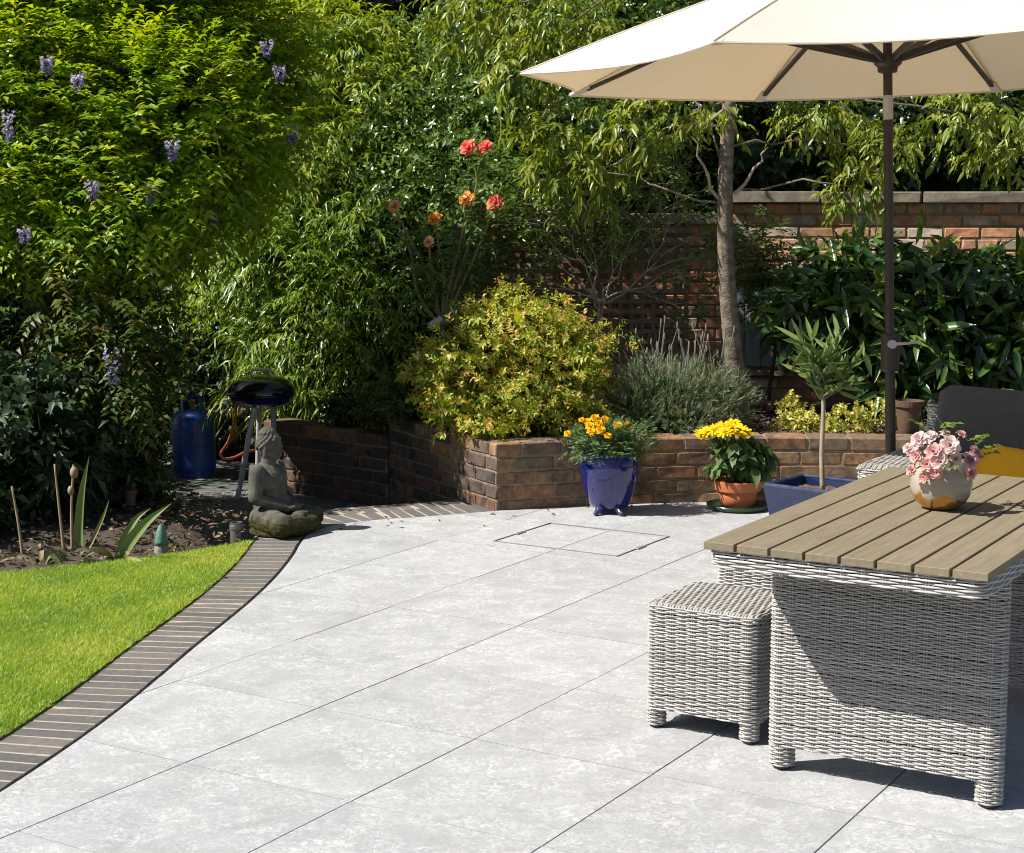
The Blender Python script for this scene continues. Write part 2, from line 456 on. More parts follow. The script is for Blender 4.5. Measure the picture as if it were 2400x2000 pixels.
class Path:
    def __init__(s, pts):
        s.p = [Vector((q[0], q[1], 0)) for q in pts]; s.s = [0.0]
        for i in range(1, len(s.p)): s.s.append(s.s[-1] + (s.p[i] - s.p[i - 1]).length)
        s.len = s.s[-1]
    def at(s, d):
        d = min(max(d, 0), s.len); i = 1
        while i < len(s.s) - 1 and s.s[i] < d: i += 1
        a, b = s.p[i - 1], s.p[i]; t = (b - a).normalized()
        return a + t * (d - s.s[i - 1]), t

def limb(mb, a, b, r0, r1, rng, wob=0.06, n=6, sides=6):
    a, b = Vector(a), Vector(b); L = (b - a).length
    pts = []
    for i in range(n + 1):
        t = i / n; p = a.lerp(b, t)
        if 0 < i < n: p += Vector((rng.gauss(0, 1), rng.gauss(0, 1), rng.gauss(0, .5))) * wob * L
        p.z += math.sin(t * math.pi) * L * .05
        pts.append(p)
    mb.tube(pts, [r0 + (r1 - r0) * i / n for i in range(n + 1)], sides)
    return pts

# ================================================================== GROUND, PATIO, WALLS
INNER = catmull([(-2.1, 2.2, 0), (-1.78, 3.0, 0), (-1.56, 3.6, 0), (-1.40, 4.2, 0), (-1.293, 4.69, 0), (-1.22, 5.15, 0), (-1.15, 5.75, 0), (-1.096, 6.155, 0), (-1.055, 6.5, 0), (-1.022, 6.91, 0), (-1.008, 7.34, 0), (-1.012, 7.65, 0), (-0.995, 7.88, 0), (-0.90, 8.09, 0), (-0.74, 8.219, 0), (-0.526, 8.303, 0), (-0.30, 8.40, 0), (-0.09, 8.495, 0)], 6)
WALL_R = catmull([(-0.084, 8.5, 0), (0.3, 8.62, 0), (0.75, 8.72, 0), (1.2, 8.76, 0), (1.7, 8.745, 0), (2.3, 8.68, 0), (3.0, 8.54, 0), (3.9, 8.25, 0)], 5)
C0 = Vector((-0.084, 8.5, 0)); C1 = Vector((-0.745, 9.69, 0)); C2 = Vector((-1.616, 10.455, 0))

def bed_side(x, y):
    """distance left of the line that parts the flower bed and lawn from the sunken path and the patio"""
    pts = [(-2.35, 2.0), (-1.62, 4.2), (-1.40, 5.7), (-1.30, 7.2), (-1.36, 7.85), (-2.02, 9.0), (-2.55, 10.2), (-3.2, 12.0)]
    if y <= pts[0][1]: xx = pts[0][0]
    elif y >= pts[-1][1]: xx = pts[-1][0]
    else:
        for a, b in zip(pts, pts[1:]):
            if a[1] <= y <= b[1]:
                xx = a[0] + (b[0] - a[0]) * (y - a[1]) / (b[1] - a[1]); break
    return xx - x

def smooth01(t): t = min(1, max(0, t)); return t * t * (3 - 2 * t)

xs = [-60, -30, -15, -9] + [-6 + .12 * i for i in range(101)] + [9, 15, 30, 60]
ys = [-30, -10, -2] + [1 + .12 * i for i in range(101)] + [15, 20, 30, 60]
gv, gf = [], []
rng = np.random.default_rng(5)
for y in ys:
    for x in xs:
        s = smooth01((bed_side(x, y) + .04) / .22)
        z = -.235 + .215 * s
        if s > .5 and 7 < y < 12 and x > -6: z += rng.normal() * .012 + .04 * smooth01((y - 7.3) / 1.0)
        gv.append((x, y, z))
nx = len(xs)
for j in range(len(ys) - 1):
    for i in range(nx - 1):
        gf.append((j * nx + i, j * nx + i + 1, (j + 1) * nx + i + 1, (j + 1) * nx + i))
me = bpy.data.meshes.new('ground'); me.from_pydata(gv, [], gf); me.materials.append(M['ground'])
me.polygons.foreach_set('use_smooth', [True] * len(me.polygons)); me.update()
place('ground', me, kind='structure')

# ---- patio: concrete bed, slabs
patio_poly = [(p.x, p.y) for p in INNER] + [(p.x, p.y) for p in WALL_R[1:]] + [(5.2, 7.6), (5.2, 2.0), (3.0, 1.2), (0, 1.2)]
mb = MB(); mb.prism(patio_poly, -.26, -.006)
patio = mb.build('patio', M['grout'], kind='structure')

def clip(poly, u0, u1, v0, v1):
    def half(ps, f):
        out = []
        for i in range(len(ps)):
            a, b = ps[i - 1], ps[i]; fa, fb = f(a), f(b)
            if (fa >= 0) != (fb >= 0):
                t = fa / (fa - fb); out.append((a[0] + (b[0] - a[0]) * t, a[1] + (b[1] - a[1]) * t))
            if fb >= 0: out.append(b)
        return out
    for f in (lambda p: p[0] - u0, lambda p: u1 - p[0], lambda p: p[1] - v0, lambda p: v1 - p[1]):
        poly = half(poly, f)
        if len(poly) < 3: return []
    return poly
pu = [(GA.x * x + GA.y * y, GB.x * x + GB.y * y) for x, y in patio_poly]
slab_full = None
for i in range(-5, 14):
    for j in range(-12, 14):
        u0, v0 = 2.72 + .612 * i, -1.36 + .593 * j
        gu, gv_ = .0020, .0024
        c = clip(pu, u0 + gu, u0 + .612 - gu, v0 + gv_, v0 + .593 - gv_)
        if len(c) < 3: continue
        ar = abs(sum(c[k - 1][0] * c[k][1] - c[k][0] * c[k - 1][1] for k in range(len(c)))) / 2
        if ar < .002: continue
        zr = R0.uniform(-.0007, .0007)
        cu, cv = u0 + .306, v0 + .2965
        w = [uv(p[0], p[1]) for p in c]; o = uv(cu, cv)
        w = [(p.x - o.x, p.y - o.y) for p in w]
        a2 = sum(w[k - 1][0] * w[k][1] - w[k][0] * w[k - 1][1] for k in range(len(w)))
        if a2 < 0: w = w[::-1]
        mb = MB(); mb.prism(w, -.02, 0)
        mb.build('paving_slab', M['slab'], patio, loc=(o.x, o.y, zr))

# ---- brick edging along lawn and round the corner
edging_path = Path(INNER)
strip = []
for row, (d0, zz) in enumerate([(0.012, -.004), (0.235, -.012)]):
    pts_i, pts_o = [], []
    st = 0.9 if row == 0 else 6.1
    d = st
    while d < edging_path.len - .02:
        p, t = edging_path.at(d); nrml = Vector((-t.y, t.x, 0))
        pts_i.append(p + nrml * (d0 + .009)); pts_o.append(p + nrml * (d0 + .213)); d += .06
    mb = MB()
    vs = [(p.x, p.y, zz + .0010) for p in pts_i] + [(p.x, p.y, zz + .0010) for p in pts_o] + [(p.x, p.y, -.25) for p in pts_i] + [(p.x, p.y, -.25) for p in pts_o]
    n = len(pts_i); fs = []
    for k in range(n - 1):
        fs += [(k, k + 1, n + k + 1, n + k), (2 * n + k, 2 * n + k + 1, k + 1, k), (n + k, n + k + 1, 3 * n + k + 1, 3 * n + k)]
    mb.add(vs, fs); strip.append((mb, d0, zz, st))
edging = strip[0][0]
edging.add(strip[1][0].v, strip[1][0].f)
edging = edging.build('brick_edging', M['mortar_cream'], kind='structure')
def brick_meshes(name, L, D, H, m, n=4, bev=.004, seed=1, jig=.0015):
    r = random.Random(seed); out = []
    for k in range(n):
        mb = MB(); mb.box((0, 0, 0), (L, D, H), bev=bev)
        mb.v = [(x + r.uniform(-jig, jig), y + r.uniform(-jig, jig), z + r.uniform(-jig, jig) * .6) for x, y, z in mb.v]
        out.append(mb.mesh(name, m))
    return out
EB = brick_meshes('edging_brick', .0660, .213, .06, M['edge_brick'], bev=.0015, seed=4, jig=.0007)
for row, (mbx, d0, zz, st) in enumerate(strip):
    pitch = .075; d = st + .04
    while d < edging_path.len - .03:
        p, t = edging_path.at(d); nn = Vector((-t.y, t.x, 0))
        c = p + nn * (d0 + .111)
        rot = Matrix.Rotation(math.atan2(t.y, t.x) + R0.gauss(0, .008), 4, 'Z')
        turn = 1.0
        p2, t2 = edging_path.at(d + pitch)
        if d + pitch < edging_path.len: turn = min(1.0 if d < 5.3 else 1.35, max(.80, ((p2 + Vector((-t2.y, t2.x, 0)) * (d0 + .111)) - c).length / pitch))
        place('brick', R0.choice(EB), edging, mtx=Matrix.Translation((c.x, c.y, zz - .0285 + R0.uniform(-.0004, .0006))) @ rot @ Matrix.Diagonal((turn, 1, 1, 1)))
        d += pitch

# ---- lawn: thatch sheet + blades
OUT_EDGE = []
d = 0.9
while d < 5.95:
    p, t = edging_path.at(d); q = p + Vector((-t.y, t.x, 0)) * .238; OUT_EDGE.append((q.x, q.y)); d += .1
lawn_far = [(-1.30, 7.60), (-1.479, 7.44), (-1.64, 7.31), (-1.791, 7.20), (-2.02, 7.07), (-2.243, 6.96), (-2.7, 6.80), (-3.3, 6.62), (-4.5, 6.4), (-7.0, 6.1)]
lawn_poly = OUT_EDGE + lawn_far + [(-7, 1.0), (-2.6, 1.0)]
mb = MB(); mb.prism(lawn_poly, -.06, .002)
lawn = mb.build('lawn', M['lawn_soil'], kind='structure')
M['grass'] = leaf_mat('grass_blades', [(0.15, 0.26, 0.045), (0.24, 0.35, 0.05), (0.34, 0.42, 0.065), (0.46, 0.45, 0.12)], 0.5, 0.40, gain=1.15)
def in_poly(x, y, poly):
    poly = np.array(poly); r = np.zeros(len(x), bool); j = len(poly) - 1
    for i in range(len(poly)):
        xi, yi = poly[i]; xj, yj = poly[j]
        c = ((yi > y) != (yj > y)) & (x < (xj - xi) * (y - yi) / ((yj - yi) or 1e-9) + xi); r ^= c; j = i
    return r
rng = np.random.default_rng(21)
x = rng.uniform(-5.2, -1.2, 900000); y = rng.uniform(3.0, 7.65, 900000)
ok = in_poly(x, y, lawn_poly) & (rng.random(len(x)) < np.clip(1.25 - (-.316 * y - x) * .35, .25, 1))
x, y = x[ok], y[ok]
patch = np.sin(x * 5.1 + 1.3 * np.sin(y * 3.3)) * np.sin(y * 4.2 + 1.1 * np.sin(x * 6.0)) + .5 * np.sin(x * 17) * np.sin(y * 15)
n = len(x); a = rng.uniform(0, 6.28, n); h = rng.uniform(.008, .021, n); w = rng.uniform(.0016, .0034, n)
lx, ly = rng.normal(size=n) * .013, rng.normal(size=n) * .013
B0 = np.stack([x, y, np.zeros(n)], 1); dx = np.stack([np.cos(a) * w, np.sin(a) * w, np.zeros(n)], 1)
V = np.stack([B0 - dx, B0 + dx, B0 + np.stack([lx, ly, h], 1)], 1).reshape(-1, 3)
tint = np.repeat(np.clip(.42 + .26 * patch + rng.normal(size=n) * .26, 0, 1), 3)
place('grass', mesh_np('grass', V, np.arange(3 * n).reshape(-1, 3), M['grass'], tint), kind='stuff')

# ---- sunken path of worn flags with brick bands
path_o = MB(); path_o.prism([(-2.9, 11.6), (-2.35, 10.0), (-1.95, 9.05), (-1.42, 8.05), (-1.1, 8.35), (-.35, 8.75), (-.9, 9.85), (-1.9, 10.7), (-1.9, 11.6)], -.25, -.212)
lower = path_o.build('lower_path', M['grout'], kind='structure')
FB = brick_meshes('path_brick', .0625, .213, .05, M['edge_brick'], bev=.003, seed=9)
lp = [(-2.9, 11.6), (-2.35, 10.0), (-1.95, 9.05), (-1.42, 8.05), (-1.1, 8.35), (-.35, 8.75), (-.9, 9.85), (-1.9, 10.7), (-1.9, 11.6)]
def ipt(x, y): return bool(in_poly(np.array([x]), np.array([y]), lp)[0])
yy = 8.25
while yy < 11.5:                                      # a row of bricks on edge, then a row of flags
    xx = -3.0
    while xx < -.2:
        if ipt(xx, yy): place('brick', R0.choice(FB), lower, mtx=Matrix.Translation((xx, yy, -.235 + R0.uniform(-.002, .002))) @ Matrix.Rotation(R0.gauss(.12, .02), 4, 'Z'))
        xx += .074
    y0 = yy + .125; xx = -3.0
    while xx < -.2:
        w = R0.uniform(.36, .5)
        if ipt(xx + w / 2, y0 + .21):
            mb = MB(); mb.box((0, 0, 0), (w - .012, .42, .03), bev=.006)
            mb.build('flagstone', M['flag'], lower, mtx=Matrix.Translation((xx + w / 2, y0 + .215, -.222 + R0.uniform(-.003, .003))) @ Matrix.Rotation(R0.gauss(0, .01), 4, 'Z'))
        xx += w
    yy += .66

# ---- brick walls: a mortar core and every brick a piece of its own
def brick_wall(t, path, z0, zt, meshes, L=.215, J=.011, H=.0645, depth=.1, core_m=None, thick=.2, cap=None, capH=.07, seed=1, skip=None, ends=True):
    """bricks laid along a path, outer face on the path, to the right-hand side of its direction"""
    r = random.Random(seed); P = Path(path)
    pitch = L + J; row = 0
    n = max(2, int(P.len / .08)); f, b = [], []
    for k in range(n + 1):
        p, tt = P.at(P.len * k / n); nn = Vector((tt.y, -tt.x, 0)); f.append(p - nn * .0065); b.append(p - nn * thick)
    f[0] = f[0] + (f[1] - f[0]).normalized() * .006; f[-1] = f[-1] - (f[-1] - f[-2]).normalized() * .006
    b[0] = b[0] + (b[1] - b[0]).normalized() * .006; b[-1] = b[-1] - (b[-1] - b[-2]).normalized() * .006
    zc = zt - .008
    mb = MB(); k = n + 1
    mb.add([(p.x, p.y, z0) for p in f] + [(p.x, p.y, zc) for p in f] + [(p.x, p.y, zc) for p in b] + [(p.x, p.y, z0) for p in b],
           [(i, i + 1, k + i + 1, k + i) for i in range(n)] + [(k + i, k + i + 1, 2 * k + i + 1, 2 * k + i) for i in range(n)] + [(2 * k + i, 2 * k + i + 1, 3 * k + i + 1, 3 * k + i) for i in range(n)] + [(0, k, 2 * k, 3 * k), (n, 4 * k - 1, 3 * k - 1, 2 * k - 1)])
    mb.build('mortar_core', core_m or M['mortar'], t)
    z = zt
    first = True
    while z > z0 + .01:
        hh = capH if (first and cap) else H
        ms = cap if (first and cap) else meshes
        dd = .208 if (first and cap) else depth
        s = -pitch / 2 if row % 2 else 0.0
        if first and cap: s = r.uniform(-.1, 0)
        while s < P.len - .01:
            a, e = max(s, 0), min(s + L, P.len)
            if e - a > .03:
                p, tt = P.at((a + e) / 2); nn = Vector((tt.y, -tt.x, 0))
                proud = r.uniform(-.0025, .002)
                c = p + nn * (proud - dd / 2)
                if not (skip and skip(c.x, z - hh / 2)):
                    m4 = Matrix.Translation((c.x, c.y, z - hh / 2)) @ Matrix.Rotation(math.atan2(tt.y, tt.x) + r.gauss(0, .006), 4, 'Z') @ Matrix.Diagonal(((e - a) / L, 1, 1, 1))
                    place('brick', r.choice(ms), t, mtx=m4)
            s += pitch
        z -= hh + J; row += 1; first = False
    return t
PB = brick_meshes('planter_brick', .215, .1, .0645, M['brick'], seed=2, jig=.0025)
PD = brick_meshes('planter_brick_dark', .215, .1, .0645, M['brick_dark'], seed=3, jig=.0025)
PC = brick_meshes('planter_cap', .215, .208, .07, M['brick'], seed=6, jig=.003, bev=.007)
PCD = brick_meshes('planter_cap_dark', .215, .208, .07, M['brick_dark'], seed=7, jig=.003, bev=.007)
t = thing('planter_wall', 'low curved brick planter wall behind the blue pot and the terracotta pot', 'wall')
brick_wall(t, WALL_R, -.08, .357, PB, cap=PC, seed=3)
t = thing('planter_wall', 'brick planter wall running back from the corner under the yellow green shrub', 'wall')
d12 = (C0 - C1).normalized()
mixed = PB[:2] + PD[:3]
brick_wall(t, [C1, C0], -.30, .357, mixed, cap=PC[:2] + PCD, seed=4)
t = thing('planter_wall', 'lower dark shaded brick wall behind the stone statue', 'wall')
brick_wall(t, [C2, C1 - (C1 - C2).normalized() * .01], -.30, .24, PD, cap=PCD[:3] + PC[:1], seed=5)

# ---- soil in the planters
def soil_sheet(name, poly, z, bump, seed, step=.07):
    rng = np.random.default_rng(seed); poly_a = np.array(poly)
    x0, y0 = poly_a.min(0); x1, y1 = poly_a.max(0)
    bm = bmesh.new(); vs = [bm.verts.new((p[0], p[1], z)) for p in poly]; bm.faces.new(vs)
    for k in range(1, int((x1 - x0) / step)):
        g = bm.verts[:] + bm.edges[:] + bm.faces[:]
        bmesh.ops.bisect_plane(bm, geom=g, plane_co=(x0 + k * step, 0, 0), plane_no=(1, 0, 0))
    for k in range(1, int((y1 - y0) / step)):
        g = bm.verts[:] + bm.edges[:] + bm.faces[:]
        bmesh.ops.bisect_plane(bm, geom=g, plane_co=(0, y0 + k * step, 0), plane_no=(0, 1, 0))
    for v in bm.verts: v.co.z += rng.normal() * bump
    me = bpy.data.meshes.new(name); bm.to_mesh(me); bm.free(); me.materials.append(M['soil'])
    me.polygons.foreach_set('use_smooth', [True] * len(me.polygons)); me.update()
    return place(name, me, kind='structure')
planter_poly = [(p.x - .0, p.y + .17) for p in WALL_R] + [(3.9, 10.0), (1.42, 10.64), (1.40, 10.55), (-.6, 10.55), (-.60, 9.76)]
soil_sheet('planter_soil', planter_poly, .315, .012, 8, .09)
soil_sheet('planter_soil', [(-.62, 9.80), (-.6, 12.2), (-2.6, 12.2), (-1.55, 10.58)], .17, .012, 9, .09)

# ---- old garden wall at the back
OB = brick_meshes('old_brick', .215, .1, .0645, M['old_brick'], seed=12, jig=.004, n=5, bev=.006)
t = thing('garden_wall', 'old brick garden wall with stone coping behind the dark green laurel', 'wall')
wall_a = [(1.42, 10.66, 0), (3.35, 10.16, 0)]
brick_wall(t, wall_a, .25, 1.635, OB, core_m=M['mortar_wall'], thick=.24, seed=21)
CP = brick_meshes('coping_stone', .62, .34, .075, M['coping'], seed=15, jig=.004, n=4, bev=.008)
for k in range(4):
    place('coping_stone', CP[k % 4], t, mtx=Matrix.Translation((1.71 + k * .608, 10.695 - k * .1575, 1.674 + R0.uniform(-.004, .004))) @ Matrix.Rotation(-.2535 + R0.gauss(0, .004), 4, 'Z'))
t = thing('garden_wall', 'lower stretch of old brick wall behind the trellis and the tree trunk', 'wall')
brick_wall(t, [(-.36, 10.6, 0), (1.405, 10.6, 0)], .25, 1.50, OB, core_m=M['mortar_wall'], thick=.24, seed=22)
for k in range(2):
    place('coping_stone', CP[(k + 1) % 4], t, mtx=Matrix.Translation((1.085 - k * .628, 10.71, 1.539 + R0.uniform(-.004, .004))) @ Matrix.Rotation(R0.gauss(0, .006), 4, 'Z'))

# weathered framed panel on the wall by the trunk
M['old_wood'] = mat('weathered_grey_wood', (0.34, 0.30, 0.25), (0.19, 0.165, 0.13), 0.9, scale=6, bump=0.5, stretch=(6, 6, .6))
M['blue_wood'] = mat('faded_blue_grey_boards', (0.26, 0.28, 0.29), (0.16, 0.18, 0.19), 0.85, scale=7, bump=0.4, stretch=(5, 5, .5))
t = thing('wooden_panel', 'weathered grey wooden panel with frame against the wall right of the trunk', 'panel', (1.57, 10.56, .56), -.25)
for k in range(3):
    mb = MB(); mb.box((-.11 + k * .11, .01, .27), (.106, .018, .50), bev=.003); mb.build('board', M['blue_wood'], t)
for x in (-.185, .185):
    mb = MB(); mb.box((x, -.005, .27), (.036, .05, .56), bev=.004); mb.build('frame_post', M['old_wood'], t)
mb = MB(); mb.box((0, -.015, -.018), (.44, .08, .035), bev=.005); mb.build('sill', M['coping'], t)

# trellis
M['trellis'] = mat('dark_brown_trellis', (0.24, 0.175, 0.125), (0.14, 0.10, 0.075), 0.85, scale=10, bump=0.3, stretch=(1, 1, 1))
t = thing('trellis', 'brown square lattice trellis on the back wall behind bare twigs', 'trellis', (0.02, 10.44, .66))
hm = MB(); hm.box((0, 0, 0), (1.52, .012, .03), bev=.002); hme = hm.mesh('slat', M['trellis'])
vm = MB(); vm.box((0, 0, 0), (.026, .012, .90), bev=.002); vme = vm.mesh('slat', M['trellis'])
for k in range(14): place('slat', hme, t, loc=(.36, -.014, .03 + k * .0645))
for k in range(22): place('slat', vme, t, loc=(-.38 + k * .0705, 0, .45))

# ================================================================== GARDEN FURNITURE
M['rattan'] = leaf_mat('whitewashed_rattan', [(0.27, 0.245, 0.22), (0.37, 0.355, 0.335), (0.46, 0.45, 0.435)], 0.55, 0, spec=0.35)
M['rattan_dark'] = mat('dark_inner_frame', (0.045, 0.04, 0.036), (0.03, 0.028, 0.026), 0.9)
M['plank'] = piece_mat('taupe_composite_plank', [(0.192, 0.158, 0.107), (0.210, 0.174, 0.119), (0.184, 0.152, 0.104)], 0.6, 8, 0.25, 0.16, spec=.25, stretch=(9, .7, 9))
M['black_plastic'] = mat('black_plastic', (0.02, 0.02, 0.02), (0.03, 0.03, 0.03), 0.5)
RZ_T = math.atan2(GB.y, GB.x)

def rounded_rect(w, d, r, n):
    """n evenly spaced points and outward normals round a rounded rectangle"""
    segs = []
    a, b = w / 2 - r, d / 2 - r
    for cx, cy, a0 in ((a, -b, -90), (a, b, 0), (-a, b, 90), (-a, -b, 180)):
        for k in range(9):
            an = math.radians(a0 + k * 11.25); segs.append((cx + r * math.cos(an), cy + r * math.sin(an), math.cos(an), math.sin(an)))
    segs = np.array(segs + segs[:1]); L = np.concatenate([[0], np.cumsum(np.hypot(*np.diff(segs[:, :2], axis=0).T))])
    s = (np.arange(n) / n) * L[-1]
    out = np.stack([np.interp(s, L, segs[:, k]) for k in range(4)], 1)
    out[:, 2:] = nrm(out[:, 2:]); return out, L[-1]

def weave(w, d, r, z0, z1, pitch=.0060, stake=.034, amp=.0029, th=.0040, seed=1, band=False):
    """rattan strands woven in and out round upright stakes: arrays of vertices, quads, tint"""
    rng = np.random.default_rng(seed)
    per = 2 * (w + d) - 8 * r + 2 * math.pi * r
    ns = max(4, int(round(per / stake / 2)) * 2); N = ns * 4
    pt, _ = rounded_rect(w, d, r, N)
    rows = int(round((z1 - z0) / pitch)); i = np.arange(N)
    Vs, Fs, Ts = [], [], []; o = 0
    h = pitch * .84
    cs = np.array([(-.35 * th, h * .5), (.55 * th, h * .30), (.55 * th, -h * .30), (-.35 * th, -h * .5)])
    for q in range(rows):
        z = z0 + (q + .5) * pitch
        ph = math.pi * (i / 4.0) + math.pi * q
        if band: ph = math.pi * (i / 3.0 + q * .7)
        off = amp * np.cos(ph) + rng.normal(size=N) * .0003
        zz = z + rng.normal() * .0006 + np.sin(i * .05 + q) * .0004 + (amp * .9 * np.sin(ph) if band else 0)
        ring = []
        for c in cs:
            x = pt[:, 0] + pt[:, 2] * (off + c[0]); y = pt[:, 1] + pt[:, 3] * (off + c[0])
            ring.append(np.stack([x, y, np.broadcast_to(zz + c[1], x.shape)], 1))
        V = np.stack(ring, 1).reshape(-1, 3); Vs.append(V)
        j = (i + 1) % N
        for k in range(3):
            Fs.append(np.stack([i * 4 + k, i * 4 + k + 1, j * 4 + k + 1, j * 4 + k], 1)[:, ::-1] + o)
        Ts.append(np.full(len(V), np.clip(rng.normal(.55, .22), 0, 1)) + np.repeat(rng.normal(size=N) * .07, 4))
        o += len(V)
    sp, _ = rounded_rect(w, d, r, ns)                         # the stakes, two thin canes each
    tng = np.stack([-sp[:, 3], sp[:, 2]], 1)
    for sgn in (-1, 1):
        rr = .0022
        for a, b in ((-rr, -1), (rr * 1.2, 0), (-rr, 1)): pass
        P = sp[:, :2] + tng * sgn * .0034
        cols = [P - tng * rr + sp[:, 2:] * -.001, P + sp[:, 2:] * .0022, P + tng * rr + sp[:, 2:] * -.001]
        V = []
        for z in (z0, z1):
            for c in cols: V.append(np.concatenate([c, np.full((ns, 1), z)], 1))
        V = np.stack(V, 1).reshape(-1, 3); k = np.arange(ns) * 6
        Vs.append(V)
        for e in (0, 1): Fs.append(np.stack([k + e, k + e + 1, k + e + 4, k + e + 3], 1) + o)
        Ts.append(np.full(len(V), .35)); o += len(V)
    return np.concatenate(Vs), np.concatenate(Fs), np.clip(np.concatenate(Ts), 0, 1)

def weave_obj(name, parent, w, d, r, z0, z1, c=(0, 0), **k):
    V, F, T = weave(w, d, r, z0, z1, **k)
    V = V + np.array([c[0], c[1], 0])
    o = place(name, mesh_np(name, V, F, M['rattan'], T, smooth=True), parent, kind='stuff')
    mb = MB(); mb.box((c[0], c[1], (z0 + z1) / 2), (w - .019, d - .019, z1 - z0 - .004), bev=min(r, .02)); mb.build('inner_frame', M['rattan_dark'], parent)
    return o

def strands_flat(x0, x1, y0, y1, z, pitch, seed, drop=.03):
    """strands laid side by side along y over a flat top, bent down over both ends"""
    rng = np.random.default_rng(seed); Vs, Fs, Ts = [], [], []; o = 0
    n = int((x1 - x0) / pitch); m = 28
    for q in range(n):
        x = x0 + (q + .5) * pitch; t = np.linspace(0, 1, m)
        y = y0 + (y1 - y0) * t
        zz = z + .0022 * np.cos(np.pi * (t * 9 + q)) + rng.normal(size=m) * .0003
        e = np.minimum(t, 1 - t) * (y1 - y0); zz = zz - np.where(e < .022, .013 * (1 - e / .022) ** 2, 0)
        ex = min(x - x0, x1 - x)
        zz = zz - (.010 * (1 - ex / .02) ** 2 if ex < .02 else 0)
        h = pitch * .46
        V = np.stack([np.stack([np.full(m, x + a), y, zz + b], 1) for a, b in ((-h, -.002), (-h * .5, .0026), (h * .5, .0026), (h, -.002))], 1).reshape(-1, 3)
        i = np.arange(m - 1)
        for k in range(3): Fs.append(np.stack([i * 4 + k, i * 4 + k + 1, (i + 1) * 4 + k + 1, (i + 1) * 4 + k], 1)[:, ::-1] + o)
        Vs.append(V); Ts.append(np.full(len(V), np.clip(rng.normal(.5, .2), 0, 1))); o += len(V)
    return np.concatenate(Vs), np.concatenate(Fs), np.concatenate(Ts)

# ---- dining table
tab = thing('dining_table', 'wicker dining table with slatted taupe top under the parasol', 'table', uv(4.655, -1.405), RZ_T)
pw = (.756 - 7 * .008) / 8
for k in range(8):
    mb = MB(); mb.box((0, 0, 0), (pw, 1.53, .021), bev=.0014)
    mb.build('plank', M['plank'], tab, loc=(-.378 + pw / 2 + k * (pw + .008), 0, .6815))
mb = MB()
for y in (-.6, 0, .6): mb.box((0, y, .660), (.69, .06, .02))
mb.build('batten', M['black_plastic'], tab)
weave_obj('apron', tab, .731, 1.505, .03, .620, .669, pitch=.0075, stake=.055, amp=.0028, th=.0062, seed=5)
for yy, nm in ((-.465, 'front_panel'), (.465, 'rear_panel')):
    weave_obj(nm, tab, .650, .070, .032, .073, .622, c=(.030, yy), seed=6 + int(yy * 10), stake=.0355)
    for xx in (-.295 + .033, .355 - .033):
        g = place('leg', bpy.data.objects[nm].data, tab) if False else None
        V, F, T = weave(.066, .068, .030, .012, .073, pitch=.0062, stake=.026, seed=9)
        g = place('leg', mesh_np('leg', V + np.array([xx + (.0), yy, 0]), F, M['rattan'], T, smooth=True), tab)
        mb = MB(); mb.lathe([(.024, 0), (.026, .002), (.026, .07)], 14, (xx, yy, 0)); mb.build('foot', M['black_plastic'], g)

# ---- stools
def make_stool(label, loc, rz):
    s = thing('wicker_stool', label, 'stool', loc, rz, 'wicker stools at the table')
    weave_obj('body', s, .362, .362, .03, .062, .385, seed=15, stake=.0355)
    V, F, T = strands_flat(-.178, .178, -.18, .18, .3885, .0098, 4)
    place('woven_top', mesh_np('woven_top', V, F, M['rattan'], T, smooth=True), s, kind='stuff')
    for sx in (-1, 1):
        for sy in (-1, 1):
            V, F, T = weave(.052, .052, .024, .010, .066, pitch=.0062, stake=.025, seed=19)
            g = place('leg', mesh_np('leg', V + np.array([sx * .1535, sy * .1535, 0]), F, M['rattan'], T, smooth=True), s)
            mb = MB(); mb.lathe([(.019, 0), (.021, .002), (.021, .06)], 14, (sx * .1535, sy * .1535, 0)); mb.build('foot', M['black_plastic'], g)
    return s
s1 = make_stool('woven wicker stool standing fully in view beside the front panel of the table', uv(4.495, -1.985), RZ_T)
s2 = copy_tree(s1); s2.location = uv(5.26, -2.10); s2['label'] = 'wicker stool mostly hidden under the table top edge behind the nearer stool'

# ---- sofa
M['grey_fabric'] = mat('charcoal_outdoor_fabric', (0.085, 0.084, 0.088), (0.10, 0.099, 0.103), 0.95, scale=40, bump=0.4, bscale=420)
M['yellow_fabric'] = mat('mustard_fabric', (0.95, 0.50, 0.012), (0.90, 0.43, 0.010), 0.9, scale=9, bump=0.25, bscale=300)
sofa = thing('wicker_sofa', 'wicker sofa with rounded arm behind the far end of the table', 'sofa', uv(6.1, -1.2), RZ_T)
weave_obj('armrest', sofa, .17, .93, .05, .05, .645, c=(-.70, 0.0), seed=31, pitch=.008, stake=.04)
V, F, T = strands_flat(-.785, -.615, -.462, .462, .652, .0105, 14)
place('arm_top', mesh_np('arm_top', V, F, M['rattan'], T, smooth=True), sofa, kind='stuff')
weave_obj('backrest', sofa, 1.75, .11, .045, .30, .80, c=(.085, .43), seed=33, pitch=.011, stake=.05)
mb = MB(); mb.box((.15, -.05, .22), (1.6, .80, .30), bev=.03); mb.build('seat', M['rattan_dark'], sofa)
mb = MB(); mb.box((.0, 0, 0), (1.58, .78, .13), bev=.05); mb.build('seat_cushion', M['grey_fabric'], sofa, loc=(.15, -.06, .435), smooth=True)

